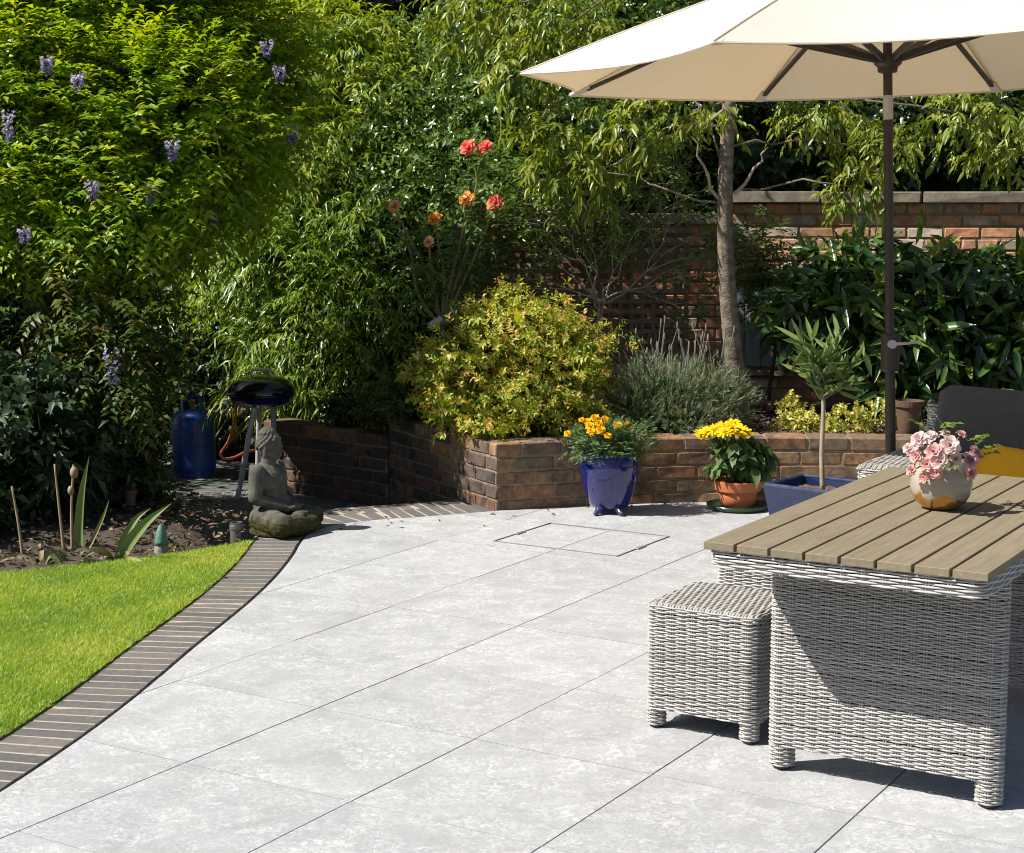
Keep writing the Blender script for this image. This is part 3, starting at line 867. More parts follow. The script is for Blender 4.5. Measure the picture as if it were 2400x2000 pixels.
def pillow(w, h, t, n=18, pinch=.06, wob=.0, seed=1):
    """stuffed cushion: two bulging faces meeting in a seam, corners pulled out"""
    rng = random.Random(seed); mb = MB()
    ph = [rng.uniform(0, 6) for _ in range(6)]
    for s in (-1, 1):
        vs = []
        for j in range(n + 1):
            for i in range(n + 1):
                a, b = -1 + 2 * i / n, -1 + 2 * j / n
                f = max(0.0, (1 - abs(a) ** 2.6)) ** .45 * max(0.0, (1 - abs(b) ** 2.6)) ** .45
                px = 1 - pinch * (1 - b * b) * abs(a); py = 1 - pinch * (1 - a * a) * abs(b)
                wv = wob * f * (math.sin(3.1 * a + 2.2 * b + ph[0]) + .6 * math.sin(5.3 * b - 3.7 * a + ph[1]) + .4 * math.sin(9 * a + ph[2]) * math.sin(7 * b))
                vs.append((a * w / 2 * px, s * (t / 2 * f) + s * wv, b * h / 2 * py))
        fs = []
        for j in range(n):
            for i in range(n):
                q = (j * (n + 1) + i, j * (n + 1) + i + 1, (j + 1) * (n + 1) + i + 1, (j + 1) * (n + 1) + i)
                fs.append(q if s < 0 else q[::-1])
        mb.add(vs, fs)
    return mb
mb = MB(); mb.box((0, 0, 0), (.80, .13, .40), bev=.035)
o = mb.build('back_cushion', M['grey_fabric'], smooth=False)
bm = bmesh.new(); bm.from_mesh(o.data); bmesh.ops.subdivide_edges(bm, edges=bm.edges[:], cuts=4, use_grid_fill=True); bmesh.ops.smooth_vert(bm, verts=bm.verts[:], factor=.5, use_axis_x=True, use_axis_y=True, use_axis_z=True)
bm.to_mesh(o.data); bm.free(); o.data.polygons.foreach_set('use_smooth', [True] * len(o.data.polygons))
o.matrix_world = Matrix.Translation(uv(6.38, -1.515, .675)) @ Matrix.Rotation(RZ_T, 4, 'Z') @ Matrix.Rotation(math.radians(-12), 4, 'X') @ Matrix.Rotation(math.radians(2.0), 4, 'Y')
tag(o, 'charcoal grey back cushion leaning in the wicker sofa', 'cushion')
o = pillow(.46, .46, .15, pinch=.07, wob=.006, seed=4).build('scatter_cushion', M['yellow_fabric'], smooth=True)
o.matrix_world = Matrix.Translation(uv(6.12, -1.50, .535)) @ Matrix.Rotation(RZ_T + .12, 4, 'Z') @ Matrix.Rotation(math.radians(-62), 4, 'X') @ Matrix.Rotation(math.radians(9), 4, 'Y')
tag(o, 'mustard yellow scatter cushion in front of the grey cushion', 'cushion')

# ---- parasol
def canvas_mat():
    m, N, L, P = _new('cream_canvas')
    tc = N.new('ShaderNodeTexCoord'); nz = N.new('ShaderNodeTexNoise'); nz.inputs['Scale'].default_value = 3; nz.inputs['Detail'].default_value = 6
    L.new(tc.outputs['Object'], nz.inputs['Vector'])
    r = ramp(N, [(0.3, (0.70, 0.675, 0.64)), (0.7, (0.76, 0.735, 0.70))]); L.new(nz.outputs['Fac'], r.inputs[0])
    L.new(r.outputs[0], P.inputs['Base Color']); P.inputs['Roughness'].default_value = 0.9; P.inputs['Specular IOR Level'].default_value = 0.1
    n2 = N.new('ShaderNodeTexNoise'); n2.inputs['Scale'].default_value = 500; L.new(tc.outputs['Object'], n2.inputs['Vector'])
    b = N.new('ShaderNodeBump'); b.inputs['Strength'].default_value = 0.15; b.inputs['Distance'].default_value = 0.002
    L.new(n2.outputs['Fac'], b.inputs['Height']); L.new(b.outputs[0], P.inputs['Normal'])
    T = N.new('ShaderNodeBsdfTranslucent'); T.inputs['Color'].default_value = (0.80, 0.66, 0.42, 1)
    ms = N.new('ShaderNodeMixShader'); ms.inputs[0].default_value = 0.42
    L.new(P.outputs[0], ms.inputs[1]); L.new(T.outputs[0], ms.inputs[2]); L.new(ms.outputs[0], N['Material Output'].inputs[0])
    return m
M['canvas'] = canvas_mat()
M['bronze_pole'] = mat('dark_bronze_metal', (0.040, 0.031, 0.026), (0.048, 0.038, 0.031), 0.45, 0.2, scale=30)
M['steel'] = mat('brushed_steel', (0.55, 0.54, 0.52), (0.45, 0.44, 0.43), 0.4, 0.35, scale=30)
PX, PY = 1.39, 6.2
par = thing('parasol', 'large cream parasol on a dark bronze pole above the table', 'parasol', (1.51, 6.30, 0))
def pole_at(z): return Vector((-.12 * z / 2.6, -.10 * z / 2.6, z))
AP = pole_at(2.56); CX, CY = PX - 1.51, PY - 6.30
def tip(k, R=1.385): an = math.radians(56 + 45 * k); dx, dy = R * math.cos(an), R * math.sin(an); return Vector((CX + dx, CY + dy, 2.095 + .025 * dx - .005 * dy))   # the head tips a little to the left
mb = MB(); nr, nsg = 10, 10
for k in range(8):
    a, b = tip(k), tip(k + 1); vs = []
    for i in range(nr + 1):
        for j in range(nsg + 1):
            r, s = .015 + .985 * i / nr, j / nsg
            e = a.lerp(b, s); bow = 4 * s * (1 - s)
            e = Vector((CX + (e.x - CX) * (1 - .072 * bow * r ** 3), CY + (e.y - CY) * (1 - .072 * bow * r ** 3), e.z))
            p = AP.lerp(e, r); p.z += .02 * math.sin(math.pi * r) - .030 * bow * r * (1.25 - r) * 1.6 + .0
            vs.append(p)
    fs = [(i * (nsg + 1) + j, (i + 1) * (nsg + 1) + j, (i + 1) * (nsg + 1) + j + 1, i * (nsg + 1) + j + 1) for i in range(nr) for j in range(nsg)]
    mb.add(vs, fs)
canopy = mb.build('canopy', M['canvas'], par, smooth=False)
so = canopy.modifiers.new('cloth', 'SOLIDIFY'); so.thickness = .0015; so.offset = -1
mh = MB()                                                    # hem tape along the rim and the seams over the ribs
for k in range(8):
    a, b = tip(k), tip(k + 1); pts = []
    for j in range(nsg + 1):
        s = j / nsg; e = a.lerp(b, s); bow = 4 * s * (1 - s)
        pts.append(Vector((CX + (e.x - CX) * (1 - .072 * bow), CY + (e.y - CY) * (1 - .072 * bow), e.z - .030 * bow * .25 * 1.6 - .004)))
    mh.tube(pts, .0035, 5)
    mh.tube([AP.lerp(tip(k), q / 8) + Vector((0, 0, .02 * math.sin(math.pi * q / 8) + .002)) for q in range(1, 9)], .0028, 4)
mh.build('hem', M['canvas'], par)
for k in range(8):
    a = tip(k); d = (AP - a).normalized(); n = Vector((0, 0, 1)) - d * d.z; n.normalize(); w = d.cross(n)
    mb = MB(); q = a + d * .062 - n * .010; rot = Matrix((d, w, n)).transposed().to_4x4()
    mb.box(q, (.10, .042, .014), rot.to_3x3(), bev=.004); mb.build('corner_pocket', M['canvas'], par)
    mb = MB(); p0 = a + d * .09 - n * .014; p1 = AP + Vector((0, 0, -.05)) - n * 0
    mid = p0.lerp(p1, .5) + n * .006
    L_ = (p1 - p0).length
    mb.box((p0 + p1) / 2, (L_, .020, .014), Matrix(((p1 - p0).normalized(), w, (p1 - p0).normalized().cross(w))).transposed(), bev=.002)
    rb = mb.build('rib', M['bronze_pole'], par)
    s0 = pole_at(2.135) + (a - Vector((CX, CY, 2.10))).normalized() * .035; s1 = p0.lerp(p1, .50) - n * .012
    mb = MB(); dv = (s1 - s0).normalized(); mb.box((s0 + s1) / 2, ((s1 - s0).length, .016, .024), Matrix((dv, w, dv.cross(w))).transposed(), bev=.002)
    mb.build('strut', M['bronze_pole'], rb)
mb = MB(); mb.tube([pole_at(2.0), pole_at(2.55)], .0175, 16); mb.tube([pole_at(1.04), pole_at(1.92)], .0175, 16); mb.build('upper_pole', M['bronze_pole'], par, smooth=False)
mb = MB(); mb.tube([pole_at(1.915), pole_at(2.005)], .0190, 18); mb.build('tilt_collar', M['steel'], par)
mb = MB(); mb.tube([pole_at(.02), pole_at(.975)], .0200, 16); mb.build('lower_pole', M['bronze_pole'], par)
mb = MB(); c = pole_at(2.12); mb.lathe([(.020, -.035), (.036, -.03), (.038, -.012), (.052, .0), (.052, .022), (.03, .035), (.019, .037)], 20, c, True, True); mb.build('runner_hub', M['bronze_pole'], par)
mb = MB(); mb.lathe([(.02, -.04), (.05, -.02), (.05, .0), (.02, .02)], 20, AP + Vector((0, 0, -.01)), True, True); mb.build('top_hub', M['bronze_pole'], par)
mb = MB(); c = pole_at(.965); mb.lathe([(.021, -.012), (.034, -.006), (.0355, 0), (.0375, .125), (.038, .133), (.030, .136), (.018, .138)], 22, c, True, True)
hs = mb.build('crank_housing', M['bronze_pole'], par, smooth=False)
mb = MB(); c = pole_at(1.065) + Vector((.0, -.040, 0))
mb.tube([c + Vector((0, .01, 0)), c + Vector((0, -.012, 0))], .0165, 16)
mb.tube([c + Vector((.010, -.008, .001)), c + Vector((.055, -.010, .004)), c + Vector((.105, -.010, .011))], [.010, .0085, .0085], 10, flat=.6)
mb.build('crank_handle', M['steel'], hs)
mb = MB(); mb.lathe([(.001, 0), (.24, 0), (.25, .012), (.24, .045), (.06, .06), (.05, .20), (.024, .21), (.0215, .21)], 28, (0, 0, 0)); mb.build('base', M['black_plastic'], par)

# ================================================================== POTS
M['cobalt'] = mat('cobalt_glaze', (0.006, 0.008, 0.085), (0.010, 0.014, 0.13), 0.08, scale=5, coat=0.6)
M['cobalt_dark'] = mat('slate_blue_glaze', (0.006, 0.012, 0.045), (0.011, 0.02, 0.07), 0.15, scale=7, coat=0.4)
M['rim_blue'] = mat('worn_blue_rim', (0.05, 0.07, 0.14), (0.015, 0.022, 0.07), 0.22, scale=22, coat=0.3)
M['terracotta'] = mat('terracotta', (0.46, 0.145, 0.055), (0.40, 0.12, 0.045), 0.8, scale=10, bump=0.2, bscale=70)
M['green_plastic'] = mat('dark_green_plastic', (0.018, 0.05, 0.030), (0.03, 0.065, 0.04), 0.25, scale=9)
M['pot_soil'] = mat('potting_soil', (0.16, 0.10, 0.06), (0.07, 0.045, 0.03), 1.0, scale=45, bump=1.0, bscale=90)

pot = thing('glazed_pot', 'tall cobalt blue glazed pot on small feet with marigolds', 'flower pot', (.515, 8.46, 0))
mb = MB(); mb.lathe([(.085, .030), (.100, .034), (.112, .06), (.130, .11), (.147, .165), (.1575, .215), (.161, .25), (.158, .28), (.149, .302), (.143, .312), (.146, .322), (.141, .328), (.133, .322), (.130, .30)], 48, (0, 0, 0))
mb.build('body', M['cobalt'], pot, smooth=True)
for an in (-125, -65, 90):
    a = math.radians(an); mb = MB(); ex, ey = math.cos(a), math.sin(a)
    mb.tube([(ex * .075, ey * .075, .040), (ex * .10, ey * .10, .030), (ex * .125, ey * .125, .014), (ex * .14, ey * .14, .012), (ex * .146, ey * .146, .019)], [.024, .022, .014, .012, .008], 8)
    mb.build('foot', M['rim_blue'], pot, smooth=True)
mb = MB(); mb.lathe([(.001, .306), (.10, .30), (.133, .296)], 24, (0, 0, 0)); mb.build('soil', M['pot_soil'], pot)

sau = MB(); sau.lathe([(.001, .004), (.150, .004), (.163, .022), (.166, .028), (.169, .028), (.164, .010), (.150, .0005), (.02, .0005)], 44, (0, 0, 0))
sau = sau.build('plant_saucer', M['green_plastic'], smooth=True, loc=(1.21, 8.56, .001)); tag(sau, 'dark green plastic saucer under the terracotta pot', 'saucer')
tp = thing('terracotta_pot', 'small orange terracotta pot standing in the green saucer', 'flower pot', (1.21, 8.57, .006))
mb = MB(); mb.lathe([(.078, 0), (.087, .001), (.109, .098), (.105, .10)], 36, (0, 0, 0)); mb.build('body', M['terracotta'], tp, smooth=True)
mb = MB(); mb.lathe([(.110, .094), (.1205, .095), (.129, .143), (.128, .149), (.118, .149), (.112, .12)], 36, (0, 0, 0), False); mb.build('rim', M['terracotta'], tp, smooth=False)
mb = MB(); mb.lathe([(.001, .134), (.115, .130)], 24, (0, 0, 0)); mb.build('soil', M['pot_soil'], tp)

sq = thing('square_planter', 'square slate blue glazed planter with a young standard tree', 'flower pot', (1.44, 7.56, 0), math.atan2(.76, .65))
def frustum(mb, w0, w1, z0, z1, inner=False):
    vs = [(sx * w0 / 2, sy * w0 / 2, z0) for sx, sy in ((-1, -1), (1, -1), (1, 1), (-1, 1))] + [(sx * w1 / 2, sy * w1 / 2, z1) for sx, sy in ((-1, -1), (1, -1), (1, 1), (-1, 1))]
    fs = [(i, (i + 1) % 4, 4 + (i + 1) % 4, 4 + i) for i in range(4)]
    if inner: fs = [f[::-1] for f in fs]
    mb.add(vs, fs)
mb = MB(); frustum(mb, .27, .365, .0, .295); frustum(mb, .30, .335, .20, .295, True); mb.add([(sx * .135, sy * .135, .0) for sx, sy in ((-1, -1), (1, -1), (1, 1), (-1, 1))], [(3, 2, 1, 0)])
mb.build('body', M['cobalt_dark'], sq)
mb = MB()
for k in range(4):
    a = k * math.pi / 2; c = Vector((math.cos(a), math.sin(a), 0)) * .176
    mb.box((c.x, c.y, .300), (.022, .374, .018), Matrix.Rotation(a, 3, 'Z'), bev=.006)
mb.build('rim', M['rim_blue'], sq)
bm_ = MB(); nS = 12
bm_.add([(-.165 + .33 * i / nS, -.165 + .33 * j / nS, .262 + R0.gauss(0, .006)) for j in range(nS + 1) for i in range(nS + 1)], [(j * (nS + 1) + i, j * (nS + 1) + i + 1, (j + 1) * (nS + 1) + i + 1, (j + 1) * (nS + 1) + i) for j in range(nS) for i in range(nS)])
bm_.build('soil', M['pot_soil'], sq, smooth=True)

# terracotta chimney-like pot behind the parasol pole
t = thing('terracotta_urn', 'small brown clay pot standing in the planter soil behind the parasol pole', 'flower pot', (2.218, 9.000, 0.333))
mb = MB(); mb.lathe([(.05, 0), (.055, .01), (.068, .15), (.07, .17)], 24, (0, 0, 0)); mb.build('body', mat('brown_clay', (.12, .066, .04), (.08, .046, .03), .85, scale=12, bump=.3), t, smooth=True)
mb = MB(); mb.lathe([(.068, .165), (.082, .168), (.085, .20), (.075, .202), (.07, .18)], 24, (0, 0, 0), False); mb.build('rim', bpy.data.materials['brown_clay'], t)

# ---- inspection cover in the paving
M['cover_metal'] = mat('dull_cover_frame', (0.24, 0.235, 0.22), (0.17, 0.165, 0.16), 0.6, 0.1, scale=20)
mc = thing('inspection_cover', 'recessed inspection cover let into the grey paving with two slots', 'drain cover', uv(6.765, -3.745, 0), RZ_T)
mb = MB()
for y in (-.272, .272): mb.box((0, y, .0025), (.674, .0045, .005))
for x in (-.335, .335): mb.box((x, 0, .0025), (.0045, .548, .005))
mb.build('frame', M['cover_metal'], mc)
for x in (-.335, .335):
    mb = MB(); mb.box((x + .004, -.03 if x < 0 else -.04, .003), (.022, .085, .0075), bev=.002); mb.build('lifting_slot', M['cover_metal'], mc)

# ---- vase and bouquet
def vase_mat():
    m, N, L, P = _new('grey_and_gold_glaze')
    tc = N.new('ShaderNodeTexCoord'); sp = N.new('ShaderNodeSeparateXYZ'); L.new(tc.outputs['Object'], sp.inputs[0])
    nz = N.new('ShaderNodeTexNoise'); nz.inputs['Scale'].default_value = 17; nz.inputs['Detail'].default_value = 5; L.new(tc.outputs['Object'], nz.inputs['Vector'])
    ad = N.new('ShaderNodeMath'); ad.operation = 'MULTIPLY_ADD'; ad.inputs[1].default_value = .14; L.new(nz.outputs['Fac'], ad.inputs[0]); L.new(sp.outputs['Z'], ad.inputs[2])
    rp = ramp(N, [(.0, (1, 1, 1)), (.116, (1, 1, 1)), (.121, (0, 0, 0))]); L.new(ad.outputs[0], rp.inputs[0])
    mx = N.new('ShaderNodeMix'); mx.data_type = 'RGBA'; mx.inputs[6].default_value = (.36, .315, .265, 1)
    n2 = N.new('ShaderNodeTexNoise'); n2.inputs['Scale'].default_value = 30; L.new(tc.outputs['Object'], n2.inputs['Vector'])
    rg = ramp(N, [(.3, (.42, .20, .04)), (.7, (.62, .33, .08))]); L.new(n2.outputs['Fac'], rg.inputs[0]); L.new(rg.outputs[0], mx.inputs[7])
    L.new(rp.outputs[0], mx.inputs[0]); L.new(mx.outputs[2], P.inputs['Base Color'])
    mt = N.new('ShaderNodeMath'); mt.operation = 'MULTIPLY'; mt.inputs[1].default_value = .7; L.new(rp.outputs[0], mt.inputs[0]); L.new(mt.outputs[0], P.inputs['Metallic'])
    P.inputs['Roughness'].default_value = .28; P.inputs['Coat Weight'].default_value = .5; P.inputs['Coat Roughness'].default_value = .08
    return m
VX, VY = 1.272, 4.745
mb = MB(); mb.lathe([(.040, 0), (.052, .003), (.073, .022), (.086, .046), (.091, .072), (.088, .098), (.079, .122), (.069, .140), (.064, .146), (.060, .144), (.066, .13)], 48, (0, 0, 0))
vs_ = mb.build('vase', vase_mat(), smooth=True, loc=(VX, VY, .6925)); tag(vs_, 'rounded glazed vase with grey top and gold lower half on the table', 'vase')

def bloom(r, rings, petal_l, petal_w, seed, curl=.5, cup=.6):
    """a double flower: rings of curved petals, opening outwards"""
    rng = random.Random(seed); V, F = [], []
    for ri, (cnt, tilt, sc) in enumerate(rings):
        for k in range(cnt):
            a = 2 * math.pi * (k + .5 * (ri % 2)) / cnt + rng.uniform(-.2, .2)
            t = tilt + rng.uniform(-.12, .12); l = petal_l * sc * rng.uniform(.85, 1.1); w = petal_w * sc * rng.uniform(.85, 1.15)
            o = len(V)
            for i in range(4):
                s = i / 3; tt = t + curl * s * (1 if ri else .2)
                rr = r * .06 + l * s * math.sin(min(t + curl * s * .5, 1.9)); zz = l * s * math.cos(min(t + curl * s * .5, 1.9)) - .15 * l
                ww = w * math.sin(math.pi * (.18 + .66 * s))
                for j in (-1, 0, 1):
                    x = rr - (abs(j) * cup * ww * .35 if ri else 0); y = j * ww * .5
                    V.append((x * math.cos(a) - y * math.sin(a), x * math.sin(a) + y * math.cos(a), zz + abs(j) * ww * .18 + rng.gauss(0, .02) * l))
            for i in range(3):
                for j in range(2):
                    F.append((o + i * 3 + j, o + i * 3 + j + 1, o + i * 3 + j + 4, o + i * 3 + j + 3))
    return V, F
ROSE = [(4, .12, .62), (5, .35, .75), (6, .65, .9), (7, 1.0, 1.0), (8, 1.35, 1.02)]
def bloom_mesh(name, r, m, seed, rings=ROSE, pw=.85, pl=1.0, curl=.5):
    V, F = bloom(r, rings, r * pl, r * pw, seed, curl)
    me = bpy.data.meshes.new(name); me.from_pydata(V, [], F); me.materials.append(m); me.polygons.foreach_set('use_smooth', [True] * len(F)); me.update()
    return me
def petal_mat(name, a, b, tr=.5):
    m, N, L, P = _new(name)
    tc = N.new('ShaderNodeTexCoord'); nz = N.new('ShaderNodeTexNoise'); nz.inputs['Scale'].default_value = 45; L.new(tc.outputs['Object'], nz.inputs['Vector'])
    r = ramp(N, [(.35, a), (.65, b)]); L.new(nz.outputs['Fac'], r.inputs[0]); L.new(r.outputs[0], P.inputs['Base Color']); P.inputs['Roughness'].default_value = .7
    P.inputs['Specular IOR Level'].default_value = .2
    T = N.new('ShaderNodeBsdfTranslucent'); L.new(r.outputs[0], T.inputs['Color']); ms = N.new('ShaderNodeMixShader'); ms.inputs[0].default_value = tr
    L.new(P.outputs[0], ms.inputs[1]); L.new(T.outputs[0], ms.inputs[2]); L.new(ms.outputs[0], N['Material Output'].inputs[0]); return m
M['pink'] = petal_mat('pink_petals', (.82, .60, .58), (.87, .76, .73))
M['pink_deep'] = petal_mat('deeper_pink_petals', (.80, .46, .45), (.86, .64, .60))
M['mauve'] = petal_mat('mauve_petals', (.66, .40, .48), (.76, .54, .58))
M['stem'] = mat('green_stem', (.07, .12, .03), (.10, .13, .04), .6)
bq = thing('flower_bouquet', 'bunch of pale pink and mauve blossoms in the vase', 'flowers', (VX, VY, .812))
spots = [(2157,1035,.032,'pink'),(2190,1062,.030,'pink_deep'),(2182,1028,.026,'pink'),(2176,1090,.026,'pink_deep'),(2150,1070,.026,'pink_deep'),(2226,1048,.036,'pink'),(2196,1108,.022,'pink_deep'),(2168,1118,.020,'pink_deep'),(2205,1085,.028,'pink'),(2135,1055,.022,'pink'),(2250,1022,.020,'pink_deep'),(2270,1080,.030,'mauve'),(2282,1062,.026,'mauve'),(2272,1108,.024,'pink_deep'),(2140,1102,.020,'pink_deep'),(2215,1022,.020,'pink'),(2238,1078,.022,'pink')]
SPOT3 = [(1.185, 4.660, 0.904),(1.216, 4.620, 0.876),(1.226, 4.700, 0.907),(1.205, 4.640, 0.838),(1.177, 4.660, 0.860),(1.265, 4.640, 0.890),(1.228, 4.630, 0.817),(1.202, 4.660, 0.800),(1.233, 4.610, 0.849),(1.163, 4.680, 0.876),(1.322, 4.740, 0.909),(1.327, 4.660, 0.848),(1.358, 4.720, 0.861),(1.336, 4.680, 0.809),(1.171, 4.680, 0.817),(1.283, 4.760, 0.907),(1.284, 4.650, 0.852)]
base = Vector((VX, VY, .812))
mbs = MB()
for k, ((_, _, r, mk), p) in enumerate(zip(spots, SPOT3)):
    p = Vector(p); d = (p - base + Vector((0, -.03, .02))).normalized()
    q = d.to_track_quat('Z', 'Y')
    place('blossom', bloom_mesh('blossom', r * .88, M[mk], 40 + k), bq, mtx=Matrix.Translation((p - base) * 1.06) @ q.to_matrix().to_4x4())
    mbs.tube([(0, 0, -.02), (p - base) * .5 + Vector((0, 0, .02)), (p - base) - d * r * .2], .0022, 5)
mbs.build('stems', M['stem'], bq)
M['bq_leaf'] = leaf_mat('bouquet_leaves', [(.10, .19, .03), (.17, .26, .05), (.24, .30, .12)], .5)
rng = np.random.default_rng(8)
P = np.array([(1.335, 4.720, 0.896),(1.367, 4.740, 0.880),(1.279, 4.620, 0.844),(1.263, 4.760, 0.928),(1.237, 4.780, 0.922),(1.369, 4.720, 0.845),(1.389, 4.750, 0.866)]) - np.array(base)
foliage('leaves', None, 0, 7, .05, .036, .022, 'pinnate', M['bq_leaf'], bq, seed=3, pts=(P, nrm(P)), droop=.1)
P = np.array([(1.253, 4.770, 0.921),(1.230, 4.800, 0.914),(1.288, 4.780, 0.926)]) - np.array(base)
foliage('grey_sprigs', None, 0, 16, .09, .016, .004, 'pinnate', leaf_mat('grey_sprig', [(.16, .19, .13), (.24, .26, .2)], .7, .2), bq, seed=4, pts=(P, nrm(P + np.array([-.02, 0, .02]))), droop=.2, spread=.4)

# ================================================================== STATUE, BARBECUE, GAS BOTTLE, BED ORNAMENTS
def stone_mat():
    m, N, L, P = _new('mossy_stone')
    tc = N.new('ShaderNodeTexCoord'); geo = N.new('ShaderNodeNewGeometry')
    n1 = N.new('ShaderNodeTexNoise'); n1.inputs['Scale'].default_value = 18; n1.inputs['Detail'].default_value = 6; L.new(tc.outputs['Object'], n1.inputs['Vector'])
    r1 = ramp(N, [(.3, (.062, .060, .053)), (.7, (.125, .120, .106))]); L.new(n1.outputs['Fac'], r1.inputs[0])
    sp = N.new('ShaderNodeSeparateXYZ'); L.new(tc.outputs['Object'], sp.inputs[0])
    n2 = N.new('ShaderNodeTexNoise'); n2.inputs['Scale'].default_value = 22; n2.inputs['Detail'].default_value = 5; L.new(tc.outputs['Object'], n2.inputs['Vector'])
    mr = N.new('ShaderNodeMapRange'); mr.inputs['From Min'].default_value = .21; mr.inputs['From Max'].default_value = .03; mr.inputs['To Min'].default_value = -.35; mr.inputs['To Max'].default_value = .55
    L.new(sp.outputs['Z'], mr.inputs[0])
    ad = N.new('ShaderNodeMath'); ad.operation = 'ADD'; L.new(mr.outputs[0], ad.inputs[0]); L.new(n2.outputs['Fac'], ad.inputs[1])
    r2 = ramp(N, [(.60, (0, 0, 0)), (.85, (1, 1, 1))]); L.new(ad.outputs[0], r2.inputs[0])
    n3 = N.new('ShaderNodeTexNoise'); n3.inputs['Scale'].default_value = 60; L.new(tc.outputs['Object'], n3.inputs['Vector'])
    r3 = ramp(N, [(.35, (.026, .027, .010)), (.65, (.060, .056, .016))]); L.new(n3.outputs['Fac'], r3.inputs[0])
    mx = N.new('ShaderNodeMix'); mx.data_type = 'RGBA'; L.new(r2.outputs[0], mx.inputs[0]); L.new(r1.outputs[0], mx.inputs[6]); L.new(r3.outputs[0], mx.inputs[7])
    L.new(mx.outputs[2], P.inputs['Base Color']); P.inputs['Roughness'].default_value = .95; P.inputs['Specular IOR Level'].default_value = .15
    n4 = N.new('ShaderNodeTexNoise'); n4.inputs['Scale'].default_value = 110; n4.inputs['Detail'].default_value = 6; L.new(tc.outputs['Object'], n4.inputs['Vector'])
    b = N.new('ShaderNodeBump'); b.inputs['Strength'].default_value = .6; b.inputs['Distance'].default_value = .004; L.new(n4.outputs['Fac'], b.inputs['Height']); L.new(b.outputs[0], P.inputs['Normal'])
    return m
M['stone'] = stone_mat()
mb = MB()
def cap(a, b, r0, r1, k=6):
    a, b = Vector(a), Vector(b)
    pts = [a.lerp(b, i / k) for i in range(k + 1)]; mb.tube(pts, [r0 + (r1 - r0) * i / k for i in range(k + 1)], 14)
    mb.ell(a, (r0, r0, r0), 14, 10); mb.ell(b, (r1, r1, r1), 14, 10)
mb.ell((-.02, 0, .07), (.10, .135, .075), 20, 12)
for s in (-1, 1):
    cap((-.01, s * .075, .070), (.130, s * .145, .062), .070, .060)
    cap((.130, s * .145, .060), (.175 - .02 * s, -s * .03, .066 + .014 * s), .056, .042)
    mb.ell((.165 - .02 * s, -s * .075, .055 + .018 * s), (.030, .050, .020), 12, 8)
    cap((-.01, s * .098, .310), (-.024, s * .128, .185), .041, .034)
    cap((-.024, s * .128, .185), (.095, s * .040, .135), .034, .025)
    mb.ell((.115, s * .012, .134), (.030, .044, .018), 12, 8)
    for q in range(4): cap((.10 + q * .010, s * .012, .138), (.106 + q * .011, -s * .040, .140), .008, .006, 2)
    mb.ell((.012, s * .056, .415), (.013, .008, .038), 10, 8)
    mb.ell((.008, s * .057, .383), (.009, .007, .014), 10, 8)
    mb.ell((.061, s * .021, .424), (.008, .013, .005), 10, 6)
    cap((.064, s * .008, .441), (.056, s * .033, .440), .0045, .004, 3)
cap((-.02, 0, .09), (-.012, 0, .27), .088, .082)
mb.ell((-.008, 0, .265), (.084, .112, .078), 18, 12)
mb.ell((-.012, 0, .312), (.055, .095, .034), 18, 10)
mb.ell((.015, 0, .15), (.078, .085, .06), 16, 10)
cap((-.004, 0, .33), (.004, 0, .385), .040, .036)
mb.ell((.006, 0, .428), (.064, .060, .066), 20, 14)
mb.ell((.020, 0, .395), (.044, .042, .040), 16, 10)
mb.ell((.048, 0, .374), (.015, .018, .012), 10, 8)
mb.ell((-.004, 0, .484), (.041, .040, .031), 16, 10)
cap((.066, 0, .432), (.074, 0, .408), .006, .0095, 3)
mb.ell((.064, 0, .392), (.008, .018, .0045), 10, 6); mb.ell((.063, 0, .384), (.008, .014, .0045), 10, 6)
cap((-.05, -.075, .33), (.075, .055, .20), .016, .014, 8)             # edge of the robe across the chest
rr = random.Random(3)
for k in range(150):                                                    # snail-shell curls
    zz = 1 - 2 * (k + .5) / 150; an = k * 2.39996; q = math.sqrt(1 - zz * zz)
    d = Vector((q * math.cos(an), q * math.sin(an), zz))
    if d.z < -.25 + max(0, d.x) * .95: continue
    p = Vector((.004, 0, .430)) + Vector((d.x * .064, d.y * .061, d.z * .066))
    mb.ell(p, (.0095, .0095, .0095), 8, 6)
for k in range(44):
    zz = 1 - (k + .5) / 44; an = k * 2.39996; q = math.sqrt(1 - zz * zz)
    mb.ell((-.004 + q * math.cos(an) * .040, q * math.sin(an) * .039, .485 + zz * .031), (.0085, .0085, .0085), 8, 6)
mb.lathe([(.12, 0), (.16, .004), (.16, .02), (.10, .03)], 28, (.04, 0, 0), True, True)
raw = mb.build('stone_statue', M['stone'])
rm = raw.modifiers.new('r', 'REMESH'); rm.mode = 'VOXEL'; rm.voxel_size = .0034
sm = raw.modifiers.new('s', 'SMOOTH'); sm.factor = .4; sm.iterations = 1
dg = bpy.context.evaluated_depsgraph_get()
me = bpy.data.meshes.new_from_object(raw.evaluated_get(dg)); bpy.data.objects.remove(raw)
rng = np.random.default_rng(2); co = np.empty(len(me.vertices) * 3, np.float32); me.vertices.foreach_get('co', co); co = co.reshape(-1, 3)
low = np.clip((.17 - co[:, 2]) / .1, 0, 1)
wv = np.sin(co[:, 0] * 70 + 3 * np.sin(co[:, 1] * 50)) * np.sin(co[:, 1] * 64 + 2 * np.sin(co[:, 2] * 80)) * np.sin(co[:, 2] * 75)
co = co + (nrm(co - np.array([0, 0, .15])) * (wv * .0035 * low)[:, None]).astype(np.float32)
co[:, 0] -= (.026 * np.clip((co[:, 2] - .12) / .2, 0, 1)).astype(np.float32)
